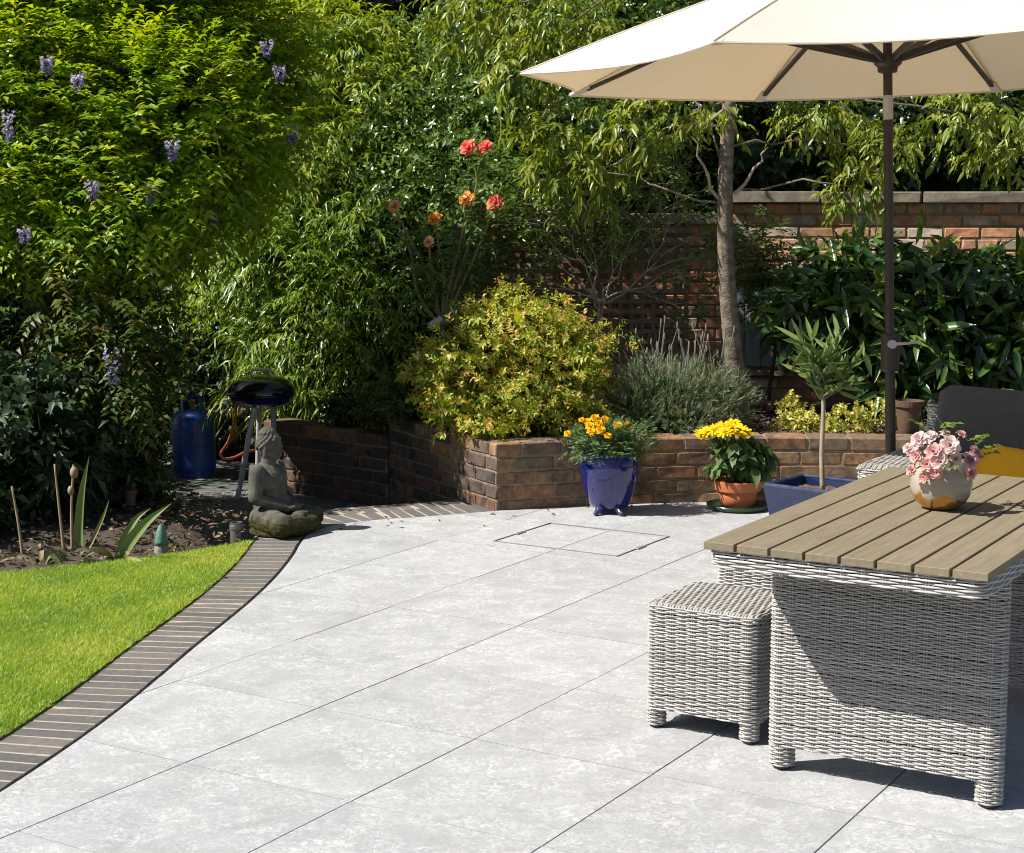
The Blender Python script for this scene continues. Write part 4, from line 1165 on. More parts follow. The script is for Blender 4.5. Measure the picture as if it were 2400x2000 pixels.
me.vertices.foreach_set('co', co.ravel()); me.polygons.foreach_set('use_smooth', [True] * len(me.polygons)); me.update(); me.name = 'stone_statue'
st = place('stone_statue', me, mtx=Matrix.Translation((-1.18, 7.93, -.002)) @ Matrix.Rotation(math.radians(-22), 4, 'Z') @ Matrix.Scale(1.0, 4))
tag(st, 'mossy stone statue of a seated meditating figure at the corner of the patio', 'statue')

# ---- gas bottle
M['blue_paint'] = mat('blue_bottle_paint', (.009, .055, .25), (.014, .075, .32), .35, scale=6, bump=.05, bscale=40, coat=.2)
gb = thing('gas_bottle', 'blue gas bottle standing in the shade left of the barbecue', 'gas bottle', (-2.18, 11.0, -.215))
mb = MB(); mb.lathe([(.125, .02), (.135, .03), (.146, .06), (.148, .10), (.148, .36), (.146, .395), (.132, .43), (.105, .452), (.07, .462), (.03, .466)], 40, (0, 0, 0), True, True); mb.build('body', M['blue_paint'], gb, smooth=True)
mb = MB(); mb.lathe([(.136, 0), (.138, .0), (.138, .045), (.134, .045)], 40, (0, 0, 0), False); mb.build('foot_ring', M['blue_paint'], gb)
mb = MB(); mb.lathe([(.149, .215), (.1505, .219), (.149, .223)], 40, (0, 0, 0), False); mb.build('weld_seam', M['blue_paint'], gb)
mb = MB(); mb.lathe([(.078, .452), (.082, .50), (.080, .545), (.074, .548), (.076, .50), (.072, .455)], 30, (0, 0, 0), False, False, math.radians(-50), math.radians(230)); mb.build('collar', M['blue_paint'], gb)
M['brass'] = mat('brass_valve', (.45, .30, .10), (.38, .25, .08), .35, .9, scale=20)
mb = MB(); mb.lathe([(.02, .46), (.02, .50), (.03, .505), (.03, .525), (.012, .53)], 14, (0, 0, 0), True, True); mb.tube([(0, 0, .49), (.03, -.05, .49)], .009, 8); mb.build('valve', M['brass'], gb)
M['orange_rubber'] = mat('orange_gas_hose', (.42, .085, .03), (.36, .07, .025), .5, scale=20)
M['pale_rubber'] = mat('pale_hose', (.42, .38, .30), (.34, .31, .25), .6, scale=20)
mb = MB(); mb.tube(catmull([(-1.740, 10.150, 0.373), (-1.750, 10.150, 0.278), (-1.802, 10.200, 0.136), (-1.859, 10.250, 0.054), (-1.847, 10.300, 0.011), (-1.790, 10.350, 0.012), (-1.728, 10.400, 0.038), (-1.675, 10.500, 0.038)], 6), .0085, 8)
o = mb.build('gas_hose', M['orange_rubber'], smooth=True); tag(o, 'orange gas hose looping down from the barbecue', 'hose')
mb = MB(); mb.tube(catmull([(-2.358, 11.000, 0.128), (-2.390, 10.950, 0.087), (-2.426, 10.900, 0.071), (-2.464, 10.850, 0.072), (-2.522, 10.850, 0.060)], 6), .0075, 8)
o = mb.build('pale_hose', M['pale_rubber'], smooth=True); tag(o, 'thin pale hose curving left of the blue gas bottle', 'hose')

# ---- kettle barbecue
M['black_enamel'] = mat('black_enamel', (.006, .007, .010), (.012, .013, .018), .12, scale=5, coat=.5)
M['blue_enamel'] = mat('dark_blue_enamel', (.010, .012, .075), (.015, .018, .10), .2, scale=5, coat=.4)
M['alu'] = mat('aluminium_leg', (.66, .66, .64), (.50, .50, .49), .4, .3, scale=14)
bb = thing('kettle_barbecue', 'black kettle barbecue on steel legs at the edge of the bamboo', 'barbecue', (-1.585, 10.2, -.215))
zb = .615
mb = MB(); mb.lathe([(.06, -.045), (.13, -.035), (.195, -.005), (.208, .025), (.212, .045), (.206, .045)], 44, (0, 0, zb)); mb.build('bowl', M['blue_enamel'], bb, smooth=True)
mb = MB(); mb.lathe([(.214, .040), (.217, .050), (.211, .075), (.185, .115), (.13, .145), (.06, .158), (.001, .160)], 44, (0, 0, zb), False); ld = mb.build('lid', M['black_enamel'], bb, smooth=True)
mb = MB(); mb.tube([(-.06, -.01, zb + .155), (-.055, -.01, zb + .195), (.055, -.01, zb + .195), (.06, -.01, zb + .155)], .009, 8); mb.build('lid_handle', M['alu'], ld)
mb = MB(); mb.lathe([(.215, .028), (.2185, .036), (.215, .044)], 44, (0, 0, zb), False); mb.build('rim_band', M['black_enamel'], bb)
for a, b in (((-.03, -.10, zb - .03), (-.145, -.13, 0)), ((.06, .08, zb - .03), (.05, .19, 0)), ((-.03, .10, zb - .03), (-.07, .20, 0))):
    mb = MB(); mb.tube([a, b], .0175, 14); mb.build('leg', M['alu'], bb, smooth=False)
mb = MB(); mb.box((-.225, -.03, zb - .005), (.035, .028, .035), bev=.005); mb.build('gas_tap', M['alu'], bb)

# ---- bed ornaments
M['copper'] = mat('weathered_copper', (.16, .085, .05), (.09, .06, .045), .5, .5, scale=20)
M['lamp_glass'] = mat('frosted_lamp_lens', (.16, .14, .11), (.10, .09, .08), .25, scale=15)
lp_ = thing('garden_lamp', 'small copper garden lamp on a stake in front of the shrubs', 'lamp', (-1.983, 8.350, -0.052))
mb = MB(); mb.tube([(0, 0, 0), (-.008, 0, .11)], .008, 8); mb.build('stake', M['copper'], lp_)
mb = MB(); mb.lathe([(.012, .10), (.026, .112), (.028, .165), (.022, .17)], 16, (-.01, 0, 0), True, True); mb.build('lens', M['lamp_glass'], lp_)
mb = MB(); mb.lathe([(.030, .166), (.041, .170), (.041, .188), (.028, .198), (.01, .202)], 20, (-.01, 0, 0), True, True); mb.build('cap', M['copper'], lp_)
cn = thing('cone_ornament', 'small pointed stone ornament with a verdigris tip at the lawn edge', 'ornament', (-1.640, 7.450, -0.042))
M['verdigris'] = mat('verdigris', (.06, .15, .12), (.10, .22, .17), .7, scale=25, bump=.3)
M['speckle'] = mat('speckled_stone', (.36, .33, .29), (.18, .16, .14), .9, scale=45, bump=.4)
mb = MB(); mb.lathe([(.037, 0), (.037, .01), (.031, .075)], 16, (0, 0, 0)); mb.build('base', M['speckle'], cn, smooth=True)
mb = MB(); mb.lathe([(.034, .073), (.031, .09), (.020, .14), (.008, .165), (.001, .169)], 16, (0, 0, 0)); mb.build('tip', M['verdigris'], cn, smooth=True)
pp = thing('pipe_stub', 'short grey metal pipe stub beside the statue and the brick edging', 'pipe', (-1.335, 7.72, -.02))
M['zinc'] = mat('dull_zinc', (.22, .21, .20), (.14, .135, .13), .5, .6, scale=18)
mb = MB(); mb.lathe([(.030, 0), (.030, .105), (.025, .105), (.025, .02)], 18, (0, 0, 0)); mb.build('tube', M['zinc'], pp, smooth=False)
mb = MB(); mb.lathe([(.0315, .07), (.033, .075), (.033, .09), (.0315, .095)], 18, (0, 0, 0), False); mb.build('collar', M['zinc'], pp)
sl = thing('spotlight', 'small silver spotlight on a stem below the orange rose bush', 'spotlight', (-0.415, 9.550, 0.848))
mb = MB(); mb.tube([(0, 0, -.42), (0, 0, .10)], .007, 8); mb.build('stem', M['zinc'], sl)
mb = MB(); mb.tube([(.0, .0, .105), (-.065, -.03, .06)], [.024, .028], 16); mb.build('head', M['steel'], sl)

def blade(mb, pts, w, fold=.25):
    """strap leaf along a curve"""
    pts = [Vector(p) for p in pts]; n = len(pts); V = []
    for i, p in enumerate(pts):
        t = (pts[min(i + 1, n - 1)] - pts[max(i - 1, 0)]).normalized(); s = t.cross(Vector((0, -1, .25))).normalized(); q = i / (n - 1)
        ww = w * (math.sin(math.pi * min(1, .22 + .78 * q) ** .9) if q < 1 else 0.02) * .5 + .0004
        V += [p - s * ww, p + Vector((0, ww * fold * 2, 0)), p + s * ww]
    F = []
    for i in range(n - 1):
        for k in range(2): F.append((i * 3 + k, i * 3 + k + 1, i * 3 + k + 4, i * 3 + k + 3))
    mb.add(V, F)
M['iris'] = mat('strap_leaf_green', (.15, .22, .06), (.20, .26, .09), .45, scale=4, stretch=(1, 1, .3))
M['straw'] = mat('dry_straw_stem', (.34, .26, .15), (.22, .16, .09), .85, scale=12)
M['fade'] = mat('yellowing_strap_leaf', (.34, .32, .12), (.26, .27, .10), .6, scale=6)
ir = thing('iris_plant', 'iris with one tall upright green leaf and dry stems in the flower bed', 'plant', (-2.043, 7.500, -0.079))
ib = ir.location
def rel(p, q): return Vector(p) - Vector(q)
mb = MB(); blade(mb, catmull([rel((-2.040, 7.500, -0.073), ib), rel((-2.039, 7.500, 0.095), ib), rel((-2.011, 7.480, 0.281), ib), rel((-1.964, 7.450, 0.447), ib)], 5), .042); mb.build('leaf', M['iris'], ir, smooth=True)
for pa in (((-2.040, 7.500, -0.073), (-1.973, 7.480, 0.042), (-1.912, 7.450, 0.155), (-1.875, 7.440, 0.244)), ((-2.052, 7.500, -0.073), (-2.069, 7.460, 0.001), (-2.103, 7.400, -0.007), (-2.137, 7.360, -0.055))):
    mb = MB(); blade(mb, catmull([rel(p, ib) for p in pa], 5), .02); mb.build('leaf', M['fade'], ir, smooth=True)
i2 = thing('iris_plant', 'iris with broad arching green leaves at the lawn edge left of the cone ornament', 'plant', (-1.818, 7.300, -0.042))
ib = i2.location
for pa, w, mk in ((((-1.814, 7.300, -0.036), (-1.750, 7.260, 0.072), (-1.650, 7.220, 0.184), (-1.536, 7.200, 0.270)), .055, 'iris'), (((-1.822, 7.300, -0.038), (-1.780, 7.320, 0.086), (-1.727, 7.340, 0.176), (-1.667, 7.360, 0.218)), .035, 'iris'), (((-1.822, 7.300, -0.038), (-1.856, 7.250, 0.033), (-1.887, 7.200, 0.055), (-1.925, 7.150, 0.030)), .034, 'fade'), (((-1.818, 7.300, -0.038), (-1.743, 7.220, 0.007), (-1.685, 7.180, 0.008), (-1.638, 7.140, -0.003)), .03, 'fade'), (((-1.822, 7.300, -0.042), (-1.870, 7.200, -0.008), (-1.928, 7.160, 0.008), (-1.965, 7.120, -0.014)), .034, 'fade')):
    mb = MB(); blade(mb, catmull([rel(p, ib) for p in pa], 6), w); mb.build('leaf', M[mk], i2, smooth=True)
rr = random.Random(91)
for base, lab in (((-2.150, 7.250, -0.051), 'clump of withered strap leaves lying at the lawn edge near the left border'), ((-1.620, 7.500, -0.065), 'withered strap leaves lying right of the cone ornament')):
    t = thing('withered_plant', lab, 'plant', base, 0, 'withered strap leaves in the flower bed')
    for k in range(9):
        a = rr.uniform(-.3, 3.4); L_ = rr.uniform(.10, .26); u = Vector((math.cos(a), math.sin(a) * .6, 0))
        mb = MB(); blade(mb, catmull([(0, 0, 0), u * L_ * .35 + Vector((0, 0, rr.uniform(.03, .10))), u * L_ * .75 + Vector((0, 0, rr.uniform(.01, .06))), u * L_ + Vector((0, 0, .004))], 4), rr.uniform(.012, .026)); mb.build('leaf', M[rr.choice(('fade', 'straw', 'iris'))], t, smooth=True)
SD = [((-2.255, 7.350, -0.067), (-2.271, 7.350, 0.124), (-2.297, 7.350, 0.323)), ((-2.108, 7.500, -0.038), (-2.124, 7.500, 0.176), (-2.140, 7.500, 0.403)), ((-2.099, 7.600, -0.049), (-2.095, 7.600, 0.179), (-2.079, 7.600, 0.384)), ((-1.952, 8.200, -0.023), (-1.958, 8.200, 0.070), (-1.967, 8.200, 0.137))]
SL = ['dry leaning flower stem nearest the left edge of the bed', 'dry thick flower stem left of the tall iris leaf', 'thin dry flower stem with seed heads beside the tall iris leaf', '']
for k in range(3):
    mb = MB(); mb.tube(catmull(SD[k], 5), [.0085 - .0004 * i for i in range(11)], 7)
    if k == 2: mb.ell(Vector((-2.077, 7.600, 0.347)), (.02, .02, .03), 8, 6); mb.ell(Vector((-2.090, 7.580, 0.264)), (.016, .016, .024), 8, 6)
    o = mb.build('dry_stem', M['straw'], smooth=True); tag(o, SL[k], 'plant stem', 'dry stems in the flower bed')

# leaf litter on bed and planters
M['litter'] = leaf_mat('dead_leaves', [(.035, .022, .013), (.075, .048, .028), (.13, .085, .05), (.26, .19, .12)], .9, .1)
rng = np.random.default_rng(12)
x = rng.uniform(-3.4, -1.25, 4200); y = rng.uniform(6.75, 9.6, 4200)
bs = np.array([bed_side(a, b) for a, b in zip(x, y)])
ok = (bs > -.15) & ~in_poly(x, y, lawn_poly) & (y > 6.8)
P1 = np.stack([x[ok], y[ok], np.interp(y[ok], [7.3, 8.3], [.0, .045]) + rng.uniform(.0, .03, ok.sum())], 1)
x = rng.uniform(-.6, 3.2, 9000); y = rng.uniform(8.6, 10.5, 9000); ok = in_poly(x, y, planter_poly)
P2 = np.stack([x[ok], y[ok], rng.uniform(.315, .345, ok.sum())], 1)
x = rng.uniform(-2.2, -.6, 2500); y = rng.uniform(9.8, 11.2, 2500); ok = in_poly(x, y, [(-.62, 9.80), (-.6, 12.2), (-2.6, 12.2), (-1.55, 10.58)])
P3 = np.stack([x[ok], y[ok], rng.uniform(.17, .2, ok.sum())], 1)
s4 = rng.uniform(6.2, Path(INNER).len, 11); P4 = [list(Path(INNER).at(q)[0] + Vector((rng.uniform(-.1, .25), -abs(rng.normal()) * .22, .004)))for q in s4]
s4 = rng.uniform(.1, 2.6, 26); P4 += [list(Path(WALL_R).at(q)[0] + Vector((0, -abs(rng.normal()) * .10 - .02, .004))) for q in s4]
P = np.concatenate([P1, P2, P3, np.array(P4)]); n = len(P)
D = rng.normal(size=(n, 3)); D[:, 2] *= .35; Nn = rng.normal(size=(n, 3)) * .5 + np.array([0, 0, 1.])
V, F, k = leaf_arrays(P, nrm(D), nrm(Nn), rng.uniform(.018, .05, n), rng.uniform(.010, .024, n), fold=.25, droop=0)
place('leaf_litter', mesh_np('leaf_litter', V, F, M['litter'], np.repeat(rng.random(n) ** 1.4, k)), kind='stuff')

# ================================================================== PLANTS
M['bark'] = mat('grey_brown_bark', (.24, .195, .145), (.085, .066, .048), .95, scale=11, bump=.7, bscale=34, stretch=(1.3, 1.3, 2.4))
M['bark_dark'] = mat('dark_bark', (.075, .055, .04), (.045, .034, .026), .95, scale=9, bump=.8, stretch=(3, 3, .6))
M['twig'] = mat('pale_dry_twig', (.40, .34, .27), (.26, .21, .16), .9, scale=14)
M['green_cane'] = mat('green_cane', (.13, .17, .05), (.19, .17, .08), .6, scale=10)
M['wist'] = leaf_mat('wisteria_leaves', [(.05, .10, .010), (.085, .155, .012), (.13, .21, .014), (.21, .27, .018), (.32, .32, .03)], .40, .42, spec=.45, gain=1.75)
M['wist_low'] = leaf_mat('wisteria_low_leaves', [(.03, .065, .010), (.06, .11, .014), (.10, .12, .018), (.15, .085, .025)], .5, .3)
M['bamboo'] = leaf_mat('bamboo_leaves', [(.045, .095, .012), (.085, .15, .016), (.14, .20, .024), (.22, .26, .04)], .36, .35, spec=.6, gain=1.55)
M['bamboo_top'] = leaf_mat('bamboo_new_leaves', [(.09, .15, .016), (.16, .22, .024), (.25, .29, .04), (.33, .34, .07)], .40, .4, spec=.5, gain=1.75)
M['dark_leaf'] = leaf_mat('dark_evergreen_leaves', [(.022, .05, .012), (.04, .08, .018), (.065, .11, .025)], .35, .2, spec=.5)
M['holly'] = leaf_mat('evergreen_shrub_leaves', [(.035, .075, .018), (.06, .11, .022), (.10, .155, .03), (.14, .17, .05)], .30, .28, spec=.6, gain=1.5)
M['cherry'] = leaf_mat('drooping_tree_leaves', [(.07, .11, .018), (.12, .17, .022), (.18, .22, .03), (.25, .25, .045)], .38, .4, spec=.5, gain=1.3)
M['conifer'] = leaf_mat('far_tree_leaves', [(.016, .032, .016), (.026, .046, .02), (.05, .07, .025)], .7, .15)
M['laurel'] = leaf_mat('glossy_laurel_leaves', [(.016, .045, .016), (.03, .075, .02), (.06, .12, .024), (.12, .165, .03)], .22, .22, spec=.6, gain=1.15)
M['spirea'] = leaf_mat('yellow_green_shrub_leaves', [(.09, .16, .02), (.19, .26, .028), (.30, .34, .045), (.40, .38, .06), (.46, .38, .09), (.46, .17, .07)], .45, .35, gain=1.15)
M['lav'] = leaf_mat('grey_lavender_leaves', [(.11, .15, .075), (.18, .22, .11), (.27, .31, .18)], .7, .2, gain=1.0)
M['euon'] = leaf_mat('variegated_leaves', [(.12, .20, .03), (.35, .37, .06), (.60, .55, .14), (.68, .63, .25)], .5, .3)
M['olive'] = leaf_mat('standard_tree_leaves', [(.055, .10, .03), (.095, .15, .04), (.15, .20, .06)], .45, .3, gain=1.25)
M['mari'] = leaf_mat('marigold_leaves', [(.05, .11, .03), (.09, .16, .05), (.16, .23, .10)], .6, .3)
M['sunf'] = leaf_mat('soft_green_leaves', [(.045, .09, .025), (.08, .14, .04), (.13, .19, .07)], .55, .3)
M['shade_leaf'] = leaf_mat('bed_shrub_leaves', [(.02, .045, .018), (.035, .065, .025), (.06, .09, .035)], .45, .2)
M['rose_leaf'] = leaf_mat('rose_leaves', [(.05, .10, .025), (.09, .15, .035), (.15, .18, .06)], .4, .3, gain=1.3)
M['wist_flower'] = leaf_mat('wisteria_flowers', [(.18, .14, .30), (.30, .25, .42), (.46, .41, .54)], .7, .35)

def sub_plant(pts3, off): return [(p[0] - off[0], p[1] - off[1], p[2] - off[2]) + tuple(p[3:]) for p in pts3]

def tree(name, label, cat, base, blobs, m, n, k, twig, ln, wd, mode, trunk_r, trunk_m, seed, group=None, trunk_pts=None, limbs=True, limb_r=.45, dens_core=.55, core_m=None, **kw):
    t = thing(name, label, cat, base, 0, group); base = Vector(base)
    bl = sub_plant(blobs, base)
    rng_ = random.Random(seed); mb = MB()
    top = Vector((sum(b[0] for b in bl) / len(bl), sum(b[1] for b in bl) / len(bl), sum(b[2] for b in bl) / len(bl)))
    if trunk_pts: tp_ = [Vector(p) - base for p in trunk_pts]
    else: tp_ = [Vector((0, 0, -.1)), top * .35 + Vector((.05, 0, 0)), top * .7]
    cv = catmull(tp_, 8); mb.tube(cv, [trunk_r * (1.25 - .65 * i / len(cv)) if i > 1 else trunk_r * 1.45 for i in range(len(cv))], 12)
    mb.build('trunk', trunk_m, t, smooth=True)
    if limbs:
        mb = MB()
        for b in bl:
            s = cv[rng_.randint(len(cv) // 2, len(cv) - 1)]
            limb(mb, s, (b[0], b[1], b[2]), trunk_r * limb_r, trunk_r * .10, rng_)
        mb.build('branch', trunk_m, t, smooth=True)
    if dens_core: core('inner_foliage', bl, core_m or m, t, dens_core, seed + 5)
    foliage('crown', bl, n, k, twig, ln, wd, mode, m, t, seed=seed, **kw)
    return t

# ---- far trees, dark behind everything
far = [(-9.0, 15.5, 2.6), (-6.0, 16.5, 2.8), (-3.4, 16.0, 2.5), (-1.2, 17.0, 2.6), (1.0, 16.0, 2.4), (3.2, 17.0, 2.7), (5.6, 16.0, 2.6), (8.4, 15.5, 2.6)]
FL = ['dark far tree beyond the left edge of the garden', 'dark far tree high behind the wisteria', 'dark far tree showing above the gap right of the wisteria', 'near black far tree above the bamboo top', 'dark far tree behind the middle of the garden', 'dark far tree behind the parasol', 'dark far tree beyond the right end of the wall', 'dark far tree at the right edge of the garden']
for k, (x, y, r) in enumerate(far):
    q = random.Random(k + 60)
    bl = [(x, y, 1.2, r * .8, r * .6, 1.5), (x + q.uniform(-.6, .6), y, 3.2, r * .85, r * .6, 1.6), (x + q.uniform(-.8, .8), y, 5.2, r * .75, r * .55, 1.6), (x, y, 6.8, r * .5, r * .45, 1.2)]
    tree('far_tree', FL[k], 'tree', (x, y, -.235), bl, M['conifer'], 1700, 7, .4, .20, .10, 'whorl', .16, M['bark_dark'], 100 + k, 'dark trees beyond the garden', core_m=M['conifer'], dens_core=.75)

# ---- off to the left: unseen tree added to shade the lower left and the gas bottle
bl = [(-5.0, 9.2, 1.7, .9, .8, .75), (-5.3, 9.0, 1.3, .9, .85, .8), (-4.9, 9.5, 1.6, .9, .7, .7), (-3.75, 10.75, 1.3, .6, .42, .75), (-5.2, 9.6, .9, .9, .9, .8)]
tree('added_shade_tree', 'added bushy tree left of the wisteria, outside the picture', 'tree', (-5.1, 9.6, -.05), bl, M['holly'], 1500, 8, .3, .12, .06, 'whorl', .09, M['bark_dark'], 130)

# ---- wisteria
WB = [(-2.74, 9.50, 2.57, .8, .42, .55), (-2.18, 9.75, 2.62, .64, .36, .48), (-1.74, 9.95, 2.49, .45, .28, .42),
      (-2.58, 9.20, 2.00, .62, .38, .45), (-1.94, 9.10, 1.99, .52, .34, .42), (-1.65, 9.95, 2.11, .38, .28, .40), (-3.19, 9.30, 1.76, .45, .36, .45), (-2.71, 8.95, 1.59, .48, .38, .36), (-2.10, 8.95, 1.62, .46, .35, .34), (-1.76, 9.40, 1.77, .34, .26, .34)]
t = tree('wisteria', 'large wisteria with yellow green top and hanging lilac flowers', 'climber', (-2.685, 9.100, 0.374), WB, M['wist'], 5200, 11, .24, .062, .026, 'pinnate', .085, M['bark'], 141,
         trunk_pts=[(-2.705, 9.100, 0.349), (-2.698, 9.100, 0.665), (-2.639, 9.050, 0.956), (-2.645, 9.050, 1.241), (-2.586, 9.100, 1.618), (-2.506, 9.200, 1.973)], droop=.3, shell=.70, up=.05, dens_core=.6)
wl = Vector(t.location)
M['wist_sun_tint'] = leaf_mat('sun_tinted_wisteria_leaves', [(.13, .26, .012), (.21, .36, .016), (.33, .43, .02), (.48, .48, .04)], .38, .45, spec=.45)  # lighter leaf tones put the sunlight on the crown top into the colour
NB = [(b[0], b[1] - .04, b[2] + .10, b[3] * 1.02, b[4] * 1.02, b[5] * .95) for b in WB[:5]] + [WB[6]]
foliage('sun_tinted_leaves', sub_plant(NB, wl), 2800, 11, .24, .064, .027, 'pinnate', M['wist_sun_tint'], t, seed=146, droop=.2, shell=.86, up=.25, lump=.35, zb=.5)
def raceme(parent, p, ln, w, seed, off):
    rng = np.random.default_rng(seed); n = 95; s = rng.random(n); a = rng.uniform(0, 6.28, n); r = w * (1 - .75 * s) * (.55 + .45 * rng.random(n))
    P = np.stack([np.cos(a) * r, np.sin(a) * r, -s * ln], 1) + (np.array(p) - np.array(off)); D = nrm(np.stack([np.cos(a), np.sin(a), rng.normal(size=n) * .5 - .2], 1))
    V, F, k = leaf_arrays(P, D, nrm(rng.normal(size=(n, 3))), rng.uniform(.014, .026, n), rng.uniform(.012, .02, n), fold=.3)
    place('flower_raceme', mesh_np('flower_raceme', V, F, M['wist_flower'], np.repeat(np.clip(1 - s + rng.normal(size=n) * .2, 0, 1), k)), parent)
RC = [((-2.406, 8.550, 2.373), .12), ((-2.233, 8.500, 2.283), .12), ((-2.539, 8.300, 2.084), .24), ((-1.768, 8.550, 1.939), .13), ((-2.153, 8.400, 1.732), .13), ((-1.887, 8.550, 1.724), .15), ((-1.628, 8.900, 1.575), .12), ((-1.332, 9.000, 2.501), .12), ((-1.279, 9.100, 2.373), .12), ((-1.219, 9.100, 2.050), .15), ((-2.478, 8.300, 1.493), .10)]
for k, (p, l) in enumerate(RC): raceme(t, p, l * .7, .030, 200 + k, wl)
rr = random.Random(5)
for k in range(12):                                              # long whippy shoots
    b = rr.choice(WB[:8]); a = Vector(b[:3]) + Vector((rr.uniform(-.5, .5), -b[4] * .95, rr.uniform(-.2, .3))); e = a + Vector((rr.uniform(-.35, .4), -rr.uniform(.05, .2), rr.uniform(-.25, .2)))
    mb = MB(); mb.tube([p - wl for p in catmull([a, a.lerp(e, .5) + Vector((0, -.05, .07)), e], 6)], [.003] * 12 + [.002], 5)
    mb.build('shoot', M['green_cane'], t)
# low wisteria branch with brown leaves
LB = [(-2.08, 8.60, 0.92, .30, .3, .22), (-2.05, 8.60, 0.71, .28, .3, .22), (-2.13, 8.50, 0.72, .25, .25, .2), (-2.19, 8.60, 0.47, .2, .22, .2), (-2.29, 8.70, 1.12, .4, .3, .22)]
tl = thing('wisteria_branch', 'low wisteria branch with browning leaves and one lilac flower over the bed', 'climber', (-2.413, 8.750, 0.466))
foliage('leaves', sub_plant(LB, tl.location), 430, 11, .22, .062, .027, 'pinnate', M['wist_low'], tl, seed=151, droop=.4, shell=.45)
raceme(tl, (-2.028, 8.200, 0.893), .19, .045, 290, tl.location)
mb = MB(); rr = random.Random(8)
for b in sub_plant(LB, tl.location): limb(mb, (0, 0, -.2), b[:3], .014, .004, rr)
mb.build('branch', M['bark'], tl)

# ---- shaded shrubs in the left bed
SH = [(-60,900,8.5,.5,'dark leafy shrub at the far left edge of the bed'), (90,1010,8.1,.32,'dark blue green shrub with broad leaves left of the wisteria trunk'), (210,1010,8.5,.36,'dark shrub at the foot of the wisteria trunk'), (300,1110,8.6,.26,'low dark shrub behind the copper garden lamp'), (60,760,9.0,.45,'shaded shrub behind the wisteria trunk')]
SP = [(-2.832, 8.500, 0.678), (-2.458, 8.200, 0.512), (-2.283, 8.600, 0.415), (-2.086, 8.700, 0.145), (-2.891, 9.300, 0.866)]
SZ = [.42, .30, .34, .22, .4]
SH.append((0, 0, 0, 0, 'added dark leafy shrub out of view beside the lawn, shading the bed')); SP.append((-2.872, 7.750, 0.256)); SZ.append(.36)  # unseen shrub added to cast shade on the flower bed
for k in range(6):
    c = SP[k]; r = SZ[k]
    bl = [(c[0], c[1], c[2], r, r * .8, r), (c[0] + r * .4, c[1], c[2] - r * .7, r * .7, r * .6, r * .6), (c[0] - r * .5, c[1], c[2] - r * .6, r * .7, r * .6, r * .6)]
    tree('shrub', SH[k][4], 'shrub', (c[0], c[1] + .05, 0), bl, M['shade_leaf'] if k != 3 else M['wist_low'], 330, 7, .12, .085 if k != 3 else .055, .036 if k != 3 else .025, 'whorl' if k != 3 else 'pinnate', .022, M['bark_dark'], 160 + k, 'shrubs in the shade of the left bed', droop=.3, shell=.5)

# ---- bamboo
BB = [(-1.35, 11.90, 2.70, .62, .55, .5), (-1.59, 11.80, 2.18, .62, .55, .55), (-1.04, 11.80, 2.27, .55, .5, .5), (-1.83, 11.70, 1.79, .5, .5, .5)]
BB2 = [(-1.38, 11.50, 1.64, .65, .5, .55), (-0.90, 11.50, 1.67, .5, .5, .5), (-1.79, 11.40, 1.31, .40, .45, .36), (-1.50, 11.20, 1.14, .6, .5, .5), (-1.03, 11.20, 1.11, .55, .5, .5), (-1.47, 11.15, 0.79, .36, .4, .36), (-1.28, 11.00, 0.71, .55, .45, .42), (-0.80, 10.90, 0.72, .4, .4, .4), (-1.48, 10.95, 0.43, .35, .35, .3), (-1.03, 10.80, 0.44, .40, .35, .28)]
def bamboo(label, base, blobs, m, n, seed, culms):
    t = thing('bamboo', label, 'bamboo', base, 0, 'bamboo clumps at the back'); rr = random.Random(seed); mb = MB(); bl = sub_plant(blobs, base)
    for k in range(culms):
        b = rr.choice(bl); x0 = rr.uniform(-.9, .9); mb.tube(catmull([(x0, rr.uniform(-.3, .4), -.1), (x0 + (b[0] - x0) * .4, b[1] * .5, b[2] * .5), (b[0], b[1] - .1, b[2] + .25)], 5), [.012] * 5 + [.009] * 5 + [.004], 6)
    mb.build('culm', M['green_cane'], t, smooth=True)
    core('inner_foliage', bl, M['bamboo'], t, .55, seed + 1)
    foliage('foliage', bl, int(n * 1.15), 8, .15, .086, .0145, 'fan', m, t, seed=seed, droop=.35, shell=.50, up=-.12, spread=.6, lump=.42)
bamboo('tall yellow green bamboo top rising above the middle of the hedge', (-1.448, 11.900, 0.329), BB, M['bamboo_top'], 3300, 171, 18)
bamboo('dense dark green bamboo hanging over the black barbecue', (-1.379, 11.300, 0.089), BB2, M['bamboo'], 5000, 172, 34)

tree('evergreen_shrub', 'added dark shrub standing in for the shaded gap behind the blue gas bottle', 'shrub', (-2.361, 12.000, -0.194), [(-2.32, 12.10, 0.88, .45, .4, .5), (-2.58, 12.20, 0.43, .5, .4, .45), (-2.09, 12.00, 0.32, .42, .35, .45), (-2.42, 12.00, 0.06, .5, .3, .3), (-1.91, 11.90, 0.77, .3, .3, .4)], M['shade_leaf'], 900, 7, .12, .07, .03, 'whorl', .03, M['bark_dark'], 179, droop=.25, shell=.5)  # added shrub; its dark leaves put the shade of the gap into the colour
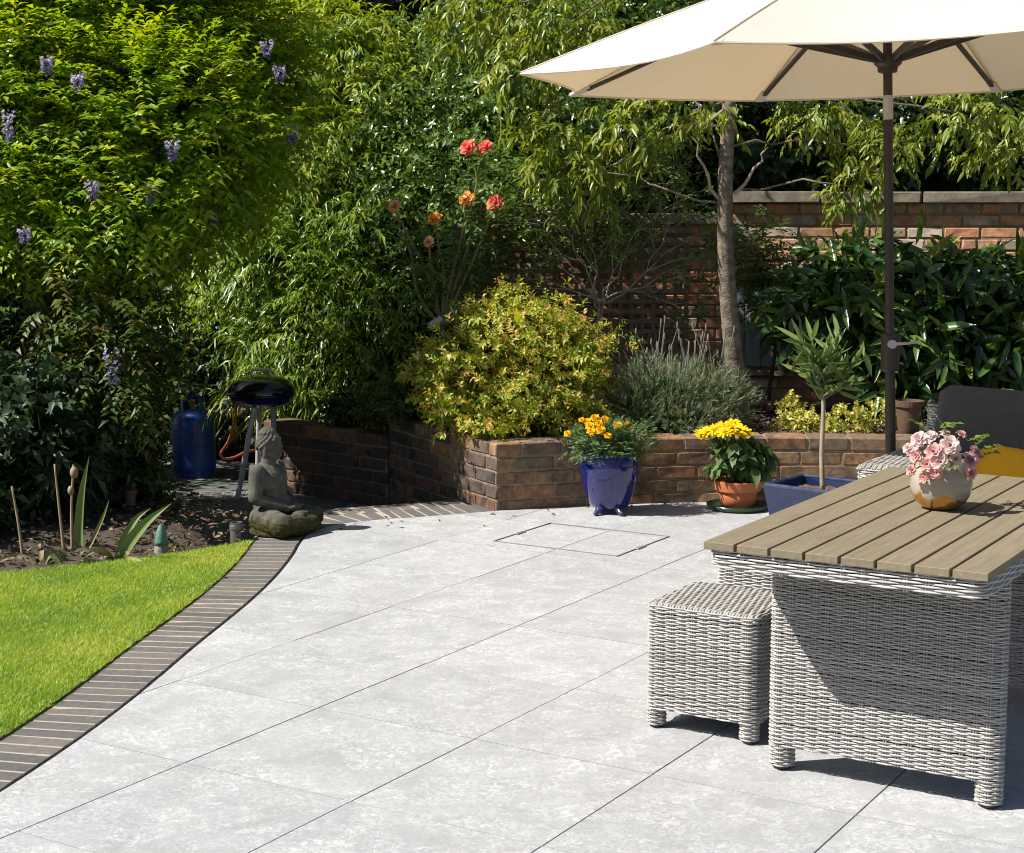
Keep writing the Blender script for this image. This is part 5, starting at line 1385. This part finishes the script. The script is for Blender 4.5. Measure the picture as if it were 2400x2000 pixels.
# ---- evergreen shrubs of the middle
EB_ = [(-0.72, 11.60, 2.17, .5, .5, .5), (-0.41, 11.30, 1.92, .5, .45, .45), (-0.70, 11.20, 1.66, .42, .4, .42), (-0.20, 11.00, 1.66, .42, .4, .38), (-0.03, 11.40, 2.16, .55, .5, .5), (-0.50, 12.00, 2.56, .4, .4, .4), (0.30, 11.60, 2.53, .6, .5, .5), (0.75, 11.60, 2.82, .6, .5, .5), (0.44, 11.20, 2.07, .5, .4, .4), (-0.09, 11.80, 2.90, .5, .5, .45), (0.85, 11.30, 2.27, .45, .4, .4)]
tree('evergreen_shrub', 'dense small leaved evergreen shrub behind the orange roses', 'shrub', (-0.417, 11.300, 0.690), EB_, M['holly'], 7600, 7, .11, .05, .024, 'whorl', .05, M['bark_dark'], 181, droop=.2, shell=.52, lump=.4)
tree('evergreen_shrub', 'dark shaded shrub behind the rose canes', 'shrub', (-0.551, 11.000, 0.654), [(-0.55, 11.10, 1.34, .42, .3, .36), (-0.53, 11.00, 1.03, .42, .3, .36), (-0.79, 11.10, 1.17, .3, .3, .3)], M['dark_leaf'], 900, 7, .11, .055, .024, 'whorl', .03, M['bark_dark'], 183, droop=.2, shell=.5)
# hedge behind the old wall
HB = [(0.87, 12.00, 1.82, .6, .5, .55), (1.56, 12.00, 2.10, .7, .55, .7), (2.33, 12.00, 2.10, .75, .55, .7), (3.11, 12.00, 2.10, .75, .55, .7), (3.86, 12.00, 2.10, .75, .55, .7), (1.17, 12.60, 2.71, .9, .6, .8), (2.27, 12.60, 2.86, .9, .6, .8), (3.57, 12.60, 2.86, .9, .6, .8), (0.43, 12.80, 2.82, .8, .6, .7), (4.35, 12.00, 2.19, .8, .6, .8)]
tree('evergreen_tree', 'broad dark evergreen tree behind the coping of the old wall', 'tree', (2.4, 12.1, -.2), HB, M['dark_leaf'], 5200, 8, .16, .085, .038, 'whorl', .10, M['bark_dark'], 185, droop=.25, shell=.6)

# ---- the garden tree with drooping leaves
CB = [(-0.18, 10.20, 2.79, .34, .3, .26), (0.23, 10.00, 2.69, .34, .3, .24), (0.10, 9.90, 2.41, .24, .2, .20), (0.30, 9.70, 1.87, .24, .2, .20), (0.53, 9.70, 1.80, .17, .15, .15), (0.70, 9.60, 2.07, .24, .22, .20), (1.08, 9.50, 2.19, .24, .22, .13), (0.13, 9.75, 2.02, .16, .15, .14),
      (1.81, 9.60, 2.15, .26, .24, .16), (2.12, 9.50, 1.94, .22, .2, .18), (1.97, 9.45, 1.72, .16, .15, .11), (2.63, 9.60, 2.14, .3, .26, .16), (3.00, 9.70, 1.97, .3, .26, .18), (2.93, 9.90, 2.68, .4, .4, .3), (0.56, 9.95, 2.56, .26, .25, .2)]
ct = tree('garden_tree', 'slender tree with long drooping leaves growing in the brick planter', 'tree', (1.370, 9.620, 0.363), CB, M['cherry'], 1250, 7, .10, .058, .022, 'hang', .050, M['bark'], 191,
     limb_r=.16, lump=.45, trunk_pts=[(1.378, 9.620, 0.306), (1.340, 9.600, 0.565), (1.297, 9.580, 0.871), (1.256, 9.550, 1.274), (1.239, 9.520, 1.743), (1.249, 9.500, 2.157), (1.264, 9.600, 2.648), (1.301, 9.800, 3.185)], droop=.5, shell=.35, up=-.1, long=True, dens_core=0)
mb = MB(); rr = random.Random(12); cl = Vector(ct.location)
for a, b in (((1.211, 9.520, 1.645), (1.024, 9.400, 2.006)), ((1.292, 9.500, 1.682), (1.456, 9.350, 1.944)), ((1.243, 9.500, 2.060), (0.886, 9.500, 2.060)), ((1.244, 9.500, 2.181), (0.499, 9.600, 1.819)), ((1.249, 9.500, 2.422), (2.093, 9.500, 2.060))):
    limb(mb, Vector(a) - cl, Vector(b) - cl, .012, .004, rr, .05)
mb.build('side_branch', M['twig'], ct, smooth=True)

# ---- bare climber on the trellis
kb = Vector((0.542, 10.050, 0.996)); t = thing('climbing_shrub', 'half bare climbing shrub with pale twigs across the trellis', 'shrub', (0.534, 10.100, 0.514)); tb = Vector(t.location)
mb = MB(); rr = random.Random(17); ends = []
def grow(p, d, L, r, lev):
    e = p + d * L; pts = limb(mb, p - tb, e - tb, r, r * .55, rr, .05, 4, 5); ends.append(e)
    if lev:
        for _ in range(rr.choice((2, 3, 3))):
            nd = (d + Vector((rr.gauss(0, .55), rr.gauss(0, .2), rr.gauss(.05, .45)))).normalized(); grow(pts[rr.choice((2, 3, 4))] + tb, nd, L * rr.uniform(.55, .9), r * .6, lev - 1)
for dx, dz, L in ((-.75, .75, .40), (-.45, 1.0, .42), (-.05, 1, .40), (.35, .95, .42), (.8, .55, .42), (.95, .3, .4), (-.95, .35, .42), (.2, 1.1, .5), (-.25, 1.1, .5)):
    grow(kb + Vector((rr.uniform(-.05, .05), 0, rr.uniform(-.1, .05))), Vector((dx, rr.uniform(-.15, .05), dz)).normalized(), L, .0065, 3)
mb.tube([kb - tb, Vector((0, 0, .05)), Vector((0, 0, -.4))], [.014, .018, .022], 8)
mb.build('twigs', M['twig'], t)
E_ = np.array([e for e in ends]) - np.array(tb); sel = rng.random(len(E_)) < .8
foliage('leaves', None, 0, 6, .08, .042, .022, 'pinnate', M['holly'], t, seed=19, pts=(np.repeat(E_[sel], 3, 0) + rng.normal(size=(sel.sum() * 3, 3)) * .04, nrm(rng.normal(size=(sel.sum() * 3, 3)))), droop=.2)
KB = [(-0.08, 10.30, 1.79, .32, .25, .25), (0.16, 10.25, 1.57, .28, .22, .24), (-0.19, 10.30, 1.41, .2, .2, .22), (0.53, 10.20, 1.41, .25, .2, .18), (0.74, 10.20, 1.63, .22, .2, .16)]
foliage('upper_leaves', sub_plant(KB, tb), 620, 7, .10, .042, .022, 'pinnate', M['holly'], t, seed=20, droop=.2, shell=.3)
# twining evergreen between trunk and panel
tw = tree('evergreen_shrub', 'small leafy shrub on the wall between the tree trunk and the laurel', 'shrub', (1.634, 10.300, 0.493), [(1.58, 10.25, 1.41, .20, .14, .2), (1.69, 10.25, 1.20, .18, .14, .2), (1.51, 10.30, 1.20, .14, .12, .18), (1.62, 10.30, 1.01, .15, .12, .12)], M['rose_leaf'], 260, 7, .10, .05, .024, 'pinnate', .012, M['bark_dark'], 215, droop=.2, shell=.2, dens_core=0)

# ---- laurel with large separate leaves
LA = [(1.99, 10.00, 1.13, .30, .3, .26), (2.31, 10.00, 1.18, .32, .3, .24), (2.66, 9.95, 1.11, .34, .32, .26), (3.06, 9.95, 1.08, .36, .32, .26), (1.86, 9.95, 0.95, .24, .26, .24), (2.19, 9.90, 0.90, .30, .28, .26), (2.54, 9.85, 0.83, .32, .3, .26), (2.96, 9.85, 0.83, .34, .3, .28), (2.32, 9.85, 0.57, .22, .22, .20), (2.75, 9.80, 0.54, .32, .28, .22), (3.33, 9.90, 1.00, .4, .35, .4)]
lt = thing('laurel', 'large dark green laurel with long glossy leaves in front of the old wall', 'shrub', (2.599, 10.000, 0.311)); lo = np.array(lt.location)
lb = sub_plant(LA, lt.location)
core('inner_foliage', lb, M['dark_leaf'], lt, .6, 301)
foliage('leaf_mass', lb, 560, 5, .15, .15, .044, 'whorl', M['laurel'], lt, seed=302, droop=.3, shell=.45, long=True, kind='stuff')
mb = MB(); rr = random.Random(33)
for b in lb: limb(mb, (0, 0, -.1), b[:3], .02, .006, rr)
mb.build('branch', M['bark_dark'], lt)
LM = []
for k in range(5):
    V, F, q = leaf_arrays(np.zeros((1, 3)), np.array([[0, 0, 1.0]]), np.array([[0, -1.0, 0]]), np.array([.17 + .015 * k]), np.array([.047 + .004 * (k % 3)]), fold=.16 + .04 * k, droop=-.04 - .05 * (k % 3), long=True)
    LM.append(mesh_np('laurel_leaf', V, F, M['laurel'], np.full(8, [.1, .35, .6, .85, 1.0][k])))
rng = np.random.default_rng(304)
P, O = scatter(lb, 900, rng, .85, .2); f = O[:, 1] < .25; P, O = P[f][:290], O[f][:290]
for p, o in zip(P, O):
    d = Vector((o[0] * .8 + rng.normal() * .75, -abs(o[1]) * .5 - .25, -.50 + rng.normal() * .6 + max(0, o[2]) * .7)).normalized()
    q = d.to_track_quat('Z', 'X'); fn = q @ Vector((0, -1, 0)); want = Vector((rng.normal() * .4 - .2, -.8, .6)); want = (want - d * want.dot(d)).normalized()
    ang = math.atan2(d.dot(fn.cross(want)), fn.dot(want))
    m4 = Matrix.Translation(p) @ (Matrix.Rotation(ang, 4, d) @ q.to_matrix().to_4x4()) @ Matrix.Scale(rng.uniform(.8, 1.2), 4)
    place('leaf', LM[int(rng.integers(5))], lt, mtx=m4)

# ---- yellow green shrub on the corner
SB = [(0.01, 9.15, 0.85, .31, .32, .24), (-0.24, 9.10, 0.74, .25, .3, .22), (0.31, 9.15, 0.76, .25, .28, .22), (0.02, 8.95, 0.56, .30, .28, .16), (-0.30, 8.95, 0.52, .19, .2, .13), (0.30, 9.00, 0.51, .20, .22, .12), (-0.05, 9.25, 0.98, .17, .2, .12), (0.22, 9.25, 0.93, .14, .18, .10), (-0.44, 9.20, 0.68, .13, .18, .12), (-0.12, 8.72, 0.41, .12, .1, .06)]
tree('flowering_shrub', 'rounded yellow green shrub spilling over the corner of the planter', 'shrub', (0.000, 9.050, 0.356), SB, M['spirea'], 2500, 8, .07, .036, .015, 'whorl', .02, M['bark_dark'], 221, droop=.15, lump=.5, shell=.60, up=.3, spread=.6, dens_core=.62)
SB2 = [(-0.61, 9.60, 0.49, .22, .25, .14), (-0.79, 9.90, 0.40, .2, .2, .1)]
tree('flowering_shrub', 'dull shaded shrub on the wall left of the yellow green one', 'shrub', (-0.643, 9.700, 0.322), SB2, M['wist_low'], 330, 7, .07, .04, .017, 'whorl', .015, M['bark_dark'], 222, droop=.15, shell=.5)

# ---- lavender
VB = [(0.81, 9.25, 0.53, .24, .24, .18), (1.03, 9.30, 0.52, .24, .24, .18), (0.68, 9.15, 0.44, .18, .2, .13), (1.21, 9.30, 0.50, .16, .18, .14), (0.92, 9.10, 0.40, .26, .18, .08)]
lv = thing('lavender', 'grey green lavender bush at the foot of the tree trunk', 'shrub', (0.952, 9.200, 0.336)); bl = sub_plant(VB, lv.location)
core('inner_foliage', bl, M['mari'], lv, .5, 231)
foliage('leaves', bl, 2000, 9, .085, .034, .0042, 'spike', M['lav'], lv, seed=232, droop=.05, shell=.55, up=.9, spread=.35)
mb = MB(); rr = random.Random(41); o_ = Vector(lv.location)
for k in range(46):
    a = Vector(rr.choice(VB)[:3]) - o_; e = a + Vector((rr.gauss(0, .10), rr.gauss(0, .06), rr.uniform(.26, .44)))
    mb.tube([a, a.lerp(e, .5) + Vector((rr.gauss(0, .01), 0, 0)), e], [.0022, .002, .0018], 4)
    mb.ell(e, (.0055, .0055, .022), 6, 4)
mb.build('flower_stalks', M['lav_stalk'] if 'lav_stalk' in M else mat('grey_flower_stalk', (.20, .19, .15), (.15, .14, .12), .9), lv)

# ---- variegated ground cover
EU = [([(1.66, 9.35, 0.34, .12, .12, .09), (1.62, 9.40, 0.42, .06, .06, .08)], (1.659, 9.350, 0.271), 'yellow variegated low shrub left of the young standard tree stem'), ([(1.77, 9.20, 0.34, .13, .12, .07), (1.95, 9.30, 0.37, .12, .12, .09)], (1.867, 9.250, 0.285), 'yellow variegated low shrub between the tree stem and the parasol pole'), ([(2.14, 9.40, 0.43, .06, .06, .05), (2.22, 9.40, 0.40, .05, .05, .04)], (2.176, 9.400, 0.310), 'small yellow variegated sprig right beside the parasol pole')]
for k, (b, base, lab) in enumerate(EU):
    tree('variegated_shrub', lab, 'shrub', base, b, M['euon'], [210, 230, 50][k], 8, .05, .026, .016, 'whorl', .008, M['bark_dark'], 241 + k, 'variegated low shrubs', droop=.1, shell=.45, up=.3, dens_core=0)

# ---- rose
rb_ = Vector((-0.423, 9.750, 0.910)); ro = thing('rose_bush', 'tall rose bush with orange and coral blossoms', 'rose', (-0.413, 9.750, 0.549)); o_ = Vector(ro.location)
M['coral'] = petal_mat('coral_rose', (.95, .20, .13), (.95, .36, .27)); M['orange'] = petal_mat('orange_rose', (.95, .38, .06), (.95, .58, .2)); M['peach'] = petal_mat('peach_rose', (.95, .46, .22), (.95, .68, .46))
RS = [((-0.257, 9.600, 1.950), .047, 'coral'), ((-0.157, 9.600, 1.950), .046, 'coral'), ((-0.266, 9.550, 1.655), .043, 'orange'), ((-0.100, 9.550, 1.631), .048, 'coral'), ((-0.688, 9.600, 1.609), .040, 'peach'), ((-0.451, 9.550, 1.539), .042, 'orange'), ((-0.487, 9.550, 1.406), .033, 'peach')]
for k, (p, r, mk) in enumerate(RS):
    d = Vector((-.55 + .12 * (k % 3), -.65, .50)).normalized()
    place('blossom', bloom_mesh('rose_blossom', r * 1.12, M[mk], 70 + k, pw=.9), ro, mtx=Matrix.Translation(Vector(p) - o_) @ d.to_track_quat('Z', 'Y').to_matrix().to_4x4())
mb = MB(); rr = random.Random(51); nodes = []
CN = [((-0.424, 9.750, 0.885), (-0.304, 9.700, 1.421), (-0.206, 9.650, 1.746), (-0.257, 9.620, 1.938)), ((-0.424, 9.750, 0.885), (-0.279, 9.700, 1.320), (-0.182, 9.680, 1.622), (-0.157, 9.620, 1.938)), ((-0.424, 9.750, 0.885), (-0.509, 9.700, 1.219), (-0.607, 9.680, 1.421), (-0.690, 9.620, 1.597)), ((-0.424, 9.750, 0.885), (-0.407, 9.700, 1.194), (-0.430, 9.660, 1.346), (-0.452, 9.570, 1.527)), ((-0.424, 9.750, 0.885), (-0.267, 9.700, 1.219), (-0.177, 9.660, 1.422), (-0.100, 9.570, 1.616)), ((-0.424, 9.750, 0.885), (-0.356, 9.700, 1.219), (-0.290, 9.660, 1.472), (-0.267, 9.570, 1.646)), ((-0.424, 9.750, 0.885), (-0.560, 9.700, 1.092), (-0.597, 9.700, 1.320), (-0.659, 9.700, 1.471)), ((-0.424, 9.750, 0.885), (-0.458, 9.700, 1.092), (-0.479, 9.620, 1.272), (-0.488, 9.570, 1.395))]
for c in CN:
    cv = catmull(c, 7); mb.tube([p - o_ for p in cv], [.013 - .0003 * i for i in range(len(cv))], 6); nodes += [p - o_ for p in cv[4:]]
mb.tube([Vector((-0.413, 9.750, 0.537)) - o_, Vector((-0.423, 9.750, 0.898)) - o_], [.026, .020], 8)
mb.build('canes', M['green_cane'], ro, smooth=True)
nd = np.array(nodes); nd = nd[np.random.default_rng(3).integers(0, len(nd), 250)] + np.random.default_rng(4).normal(size=(250, 3)) * .05
foliage('leaves', None, 0, 5, .09, .044, .026, 'pinnate', M['rose_leaf'], ro, seed=52, pts=(nd, nrm(np.random.default_rng(5).normal(size=(250, 3)))), droop=.2)

# ---- pot plants
mg = thing('marigold', 'yellow orange marigolds growing in the cobalt blue pot', 'flowers', (.515, 8.46, .305)); o_ = Vector(mg.location)
MBL = [(0, 0, .09, .17, .16, .08), (-.12, -.02, .06, .10, .10, .07), (.13, 0, .075, .11, .10, .085), (.0, -.08, .04, .14, .08, .05)]
foliage('leaves', MBL, 620, 9, .06, .026, .009, 'pinnate', M['mari'], mg, seed=61, droop=.1, shell=.4, up=.5)
M['marigold'] = petal_mat('marigold_petals', (.90, .46, .005), (.92, .62, .02), .25); M['marigold_o'] = petal_mat('orange_marigold_petals', (.80, .26, .01), (.85, .42, .03), .25)
POM = [(5, .15, .5), (7, .5, .7), (9, .8, .85), (11, 1.1, .95), (12, 1.45, 1.0)]
MG = [((0.289, 8.360, 0.433), .020, 0), ((0.364, 8.420, 0.497), .017, 0), ((0.434, 8.400, 0.509), .028, 0), ((0.487, 8.420, 0.500), .024, 0), ((0.405, 8.340, 0.474), .026, 0), ((0.412, 8.310, 0.451), .026, 0), ((0.459, 8.310, 0.458), .028, 0), ((0.495, 8.290, 0.432), .022, 0), ((0.548, 8.360, 0.480), .025, 0), ((0.599, 8.400, 0.482), .013, 1), ((0.620, 8.400, 0.462), .012, 1), ((0.455, 8.360, 0.485), .024, 0), ((0.393, 8.420, 0.488), .022, 0)]
mb = MB()
for k, (p, r, w) in enumerate(MG):
    p = Vector(p); d = Vector((-.15 + .1 * (k % 4), -.6, .75)).normalized()
    place('blossom', bloom_mesh('marigold_blossom', r, M['marigold_o' if w else 'marigold'], 90 + k, POM, .55, 1.0, .4), mg, mtx=Matrix.Translation(p - o_) @ d.to_track_quat('Z', 'Y').to_matrix().to_4x4())
    mb.tube([(p - o_) * .3, (p - o_) * .7 + Vector((0, .01, .01)), p - o_ - d * .004], .002, 5)
mb.build('stems', M['stem'], mg)

sf = thing('daisy_plant', 'yellow daisy flowers with drooping green leaves in the terracotta pot', 'flowers', (1.21, 8.57, .138)); o_ = Vector(sf.location)
rng = np.random.default_rng(66)
FB_ = [(0, 0, .20, .09, .09, .07), (-.03, -.03, .13, .09, .08, .06), (.04, -.03, .14, .09, .08, .06)]
foliage('leaves', FB_, 110, 4, .05, .072, .042, 'hang', M['sunf'], sf, seed=67, droop=.35, shell=.5, long=True)
foliage('outer_leaves', None, 0, 2, .02, .12, .055, 'pinnate', M['sunf'], sf, seed=68, pts=(np.array([(-.09, -.03, .19), (-.08, -.06, .12), (.09, -.05, .16), (.07, -.08, .10), (.10, .0, .2)]), nrm(np.array([(-.9, -.3, .1), (-.8, -.5, -.3), (.8, -.4, -.1), (.6, -.6, -.3), (.9, -.2, .2)]))), droop=.5, long=True, spread=.15)
M['daisy'] = petal_mat('yellow_daisy_petals', (.90, .60, .003), (.93, .72, .01), .3); M['daisy_c'] = mat('daisy_centre', (.40, .26, .01), (.30, .19, .01), .9, scale=60, bump=.6)
DS = [(1.058, 8.500, 0.424), (1.098, 8.480, 0.440), (1.134, 8.500, 0.453), (1.165, 8.460, 0.449), (1.200, 8.480, 0.436), (1.228, 8.500, 0.419), (1.184, 8.550, 0.461), (1.041, 8.520, 0.407), (1.131, 8.440, 0.432)]
mb = MB()
for k, p in enumerate(DS):
    p = Vector(p); p.x = 1.21 + (p.x - 1.21) * 1.18; d = Vector((-.2 + .13 * (k % 4), -.45, .85)).normalized()
    q = Matrix.Translation(p - o_) @ d.to_track_quat('Z', 'Y').to_matrix().to_4x4()
    b = place('blossom', bloom_mesh('daisy_blossom', .046, M['daisy'], 120 + k, [(6, .9, .5), (13, 1.15, .9), (15, 1.45, 1.0)], .32, 1.0, .15), sf, mtx=q)
    mc_ = MB(); mc_.ell((0, 0, .004), (.012, .012, .007), 10, 6); mc_.build('centre', M['daisy_c'], b)
    mb.tube([(0, 0, 0), (p - o_) * .6, p - o_ - d * .005], .0032, 6)
mb.build('stems', M['stem'], sf)

# standard tree in the square planter: every leaf its own piece
ol = thing('standard_tree', 'young standard tree with lance shaped leaves on a thin bare stem', 'tree', (1.452, 7.50, .262)); o_ = Vector(ol.location)
mb = MB(); mb.tube([p - o_ for p in catmull([(1.456, 7.500, 0.278), (1.448, 7.500, 0.460), (1.450, 7.500, 0.681), (1.432, 7.500, 0.780)], 6)], [.0125 - .0002 * i for i in range(19)], 12); mb.build('trunk', mat('smooth_tan_bark', (.34, .27, .18), (.25, .20, .13), .85, scale=10, bump=.3), ol, smooth=True)
mb = MB(); rr = random.Random(77); top = Vector((1.437, 7.500, 0.730)) - o_; twigs = []
for k in range(15):
    an = k * 2.4; sp = rr.uniform(.03, .17); e = top + Vector((math.cos(an) * sp, math.sin(an) * sp, rr.uniform(.05, .30)))
    pts = limb(mb, top + Vector((0, 0, -.02)), e, .006, .003, rr, .05, 5, 5); twigs.append(pts)
mb.build('branch', M['stem'], ol)
OM = []
for k in range(4):
    V, F, q = leaf_arrays(np.zeros((1, 3)), np.array([[0, 0, 1.0]]), np.array([[0, -1.0, 0]]), np.array([.098 + .01 * k]), np.array([.026]), fold=.2, droop=.1 * (k % 3) - .1, long=True)
    OM.append(mesh_np('lance_leaf', V, F, M['olive'], np.full(8, [.1, .4, .65, .95][k])))
cnt = 0
for pts in twigs:
    for j in range(13):
        t_ = rr.uniform(.25, 1.0) * (len(pts) - 1); i = min(int(t_), len(pts) - 2); p = pts[i].lerp(pts[i + 1], t_ - i)
        d = (pts[-1] - pts[0]).normalized() * .55 + Vector((rr.gauss(0, .6), rr.gauss(0, .6), rr.gauss(.15, .35))); d.normalize()
        m4 = Matrix.Translation(p) @ d.to_track_quat('Z', 'Y').to_matrix().to_4x4() @ Matrix.Rotation(rr.uniform(0, 6.28), 4, 'Z') @ Matrix.Scale(rr.uniform(.75, 1.15), 4)
        place('leaf', rr.choice(OM), ol, mtx=m4)

# low foliage under the bamboo, on the shaded planter
tree('shrub', 'small blue green leafy plant on the shaded planter under the bamboo', 'shrub', (-1.042, 10.200, 0.259), [(-1.04, 10.20, 0.33, .14, .12, .07)], M['shade_leaf'], 90, 6, .06, .06, .03, 'whorl', .01, M['bark_dark'], 261, droop=.2, shell=.3, dens_core=0)
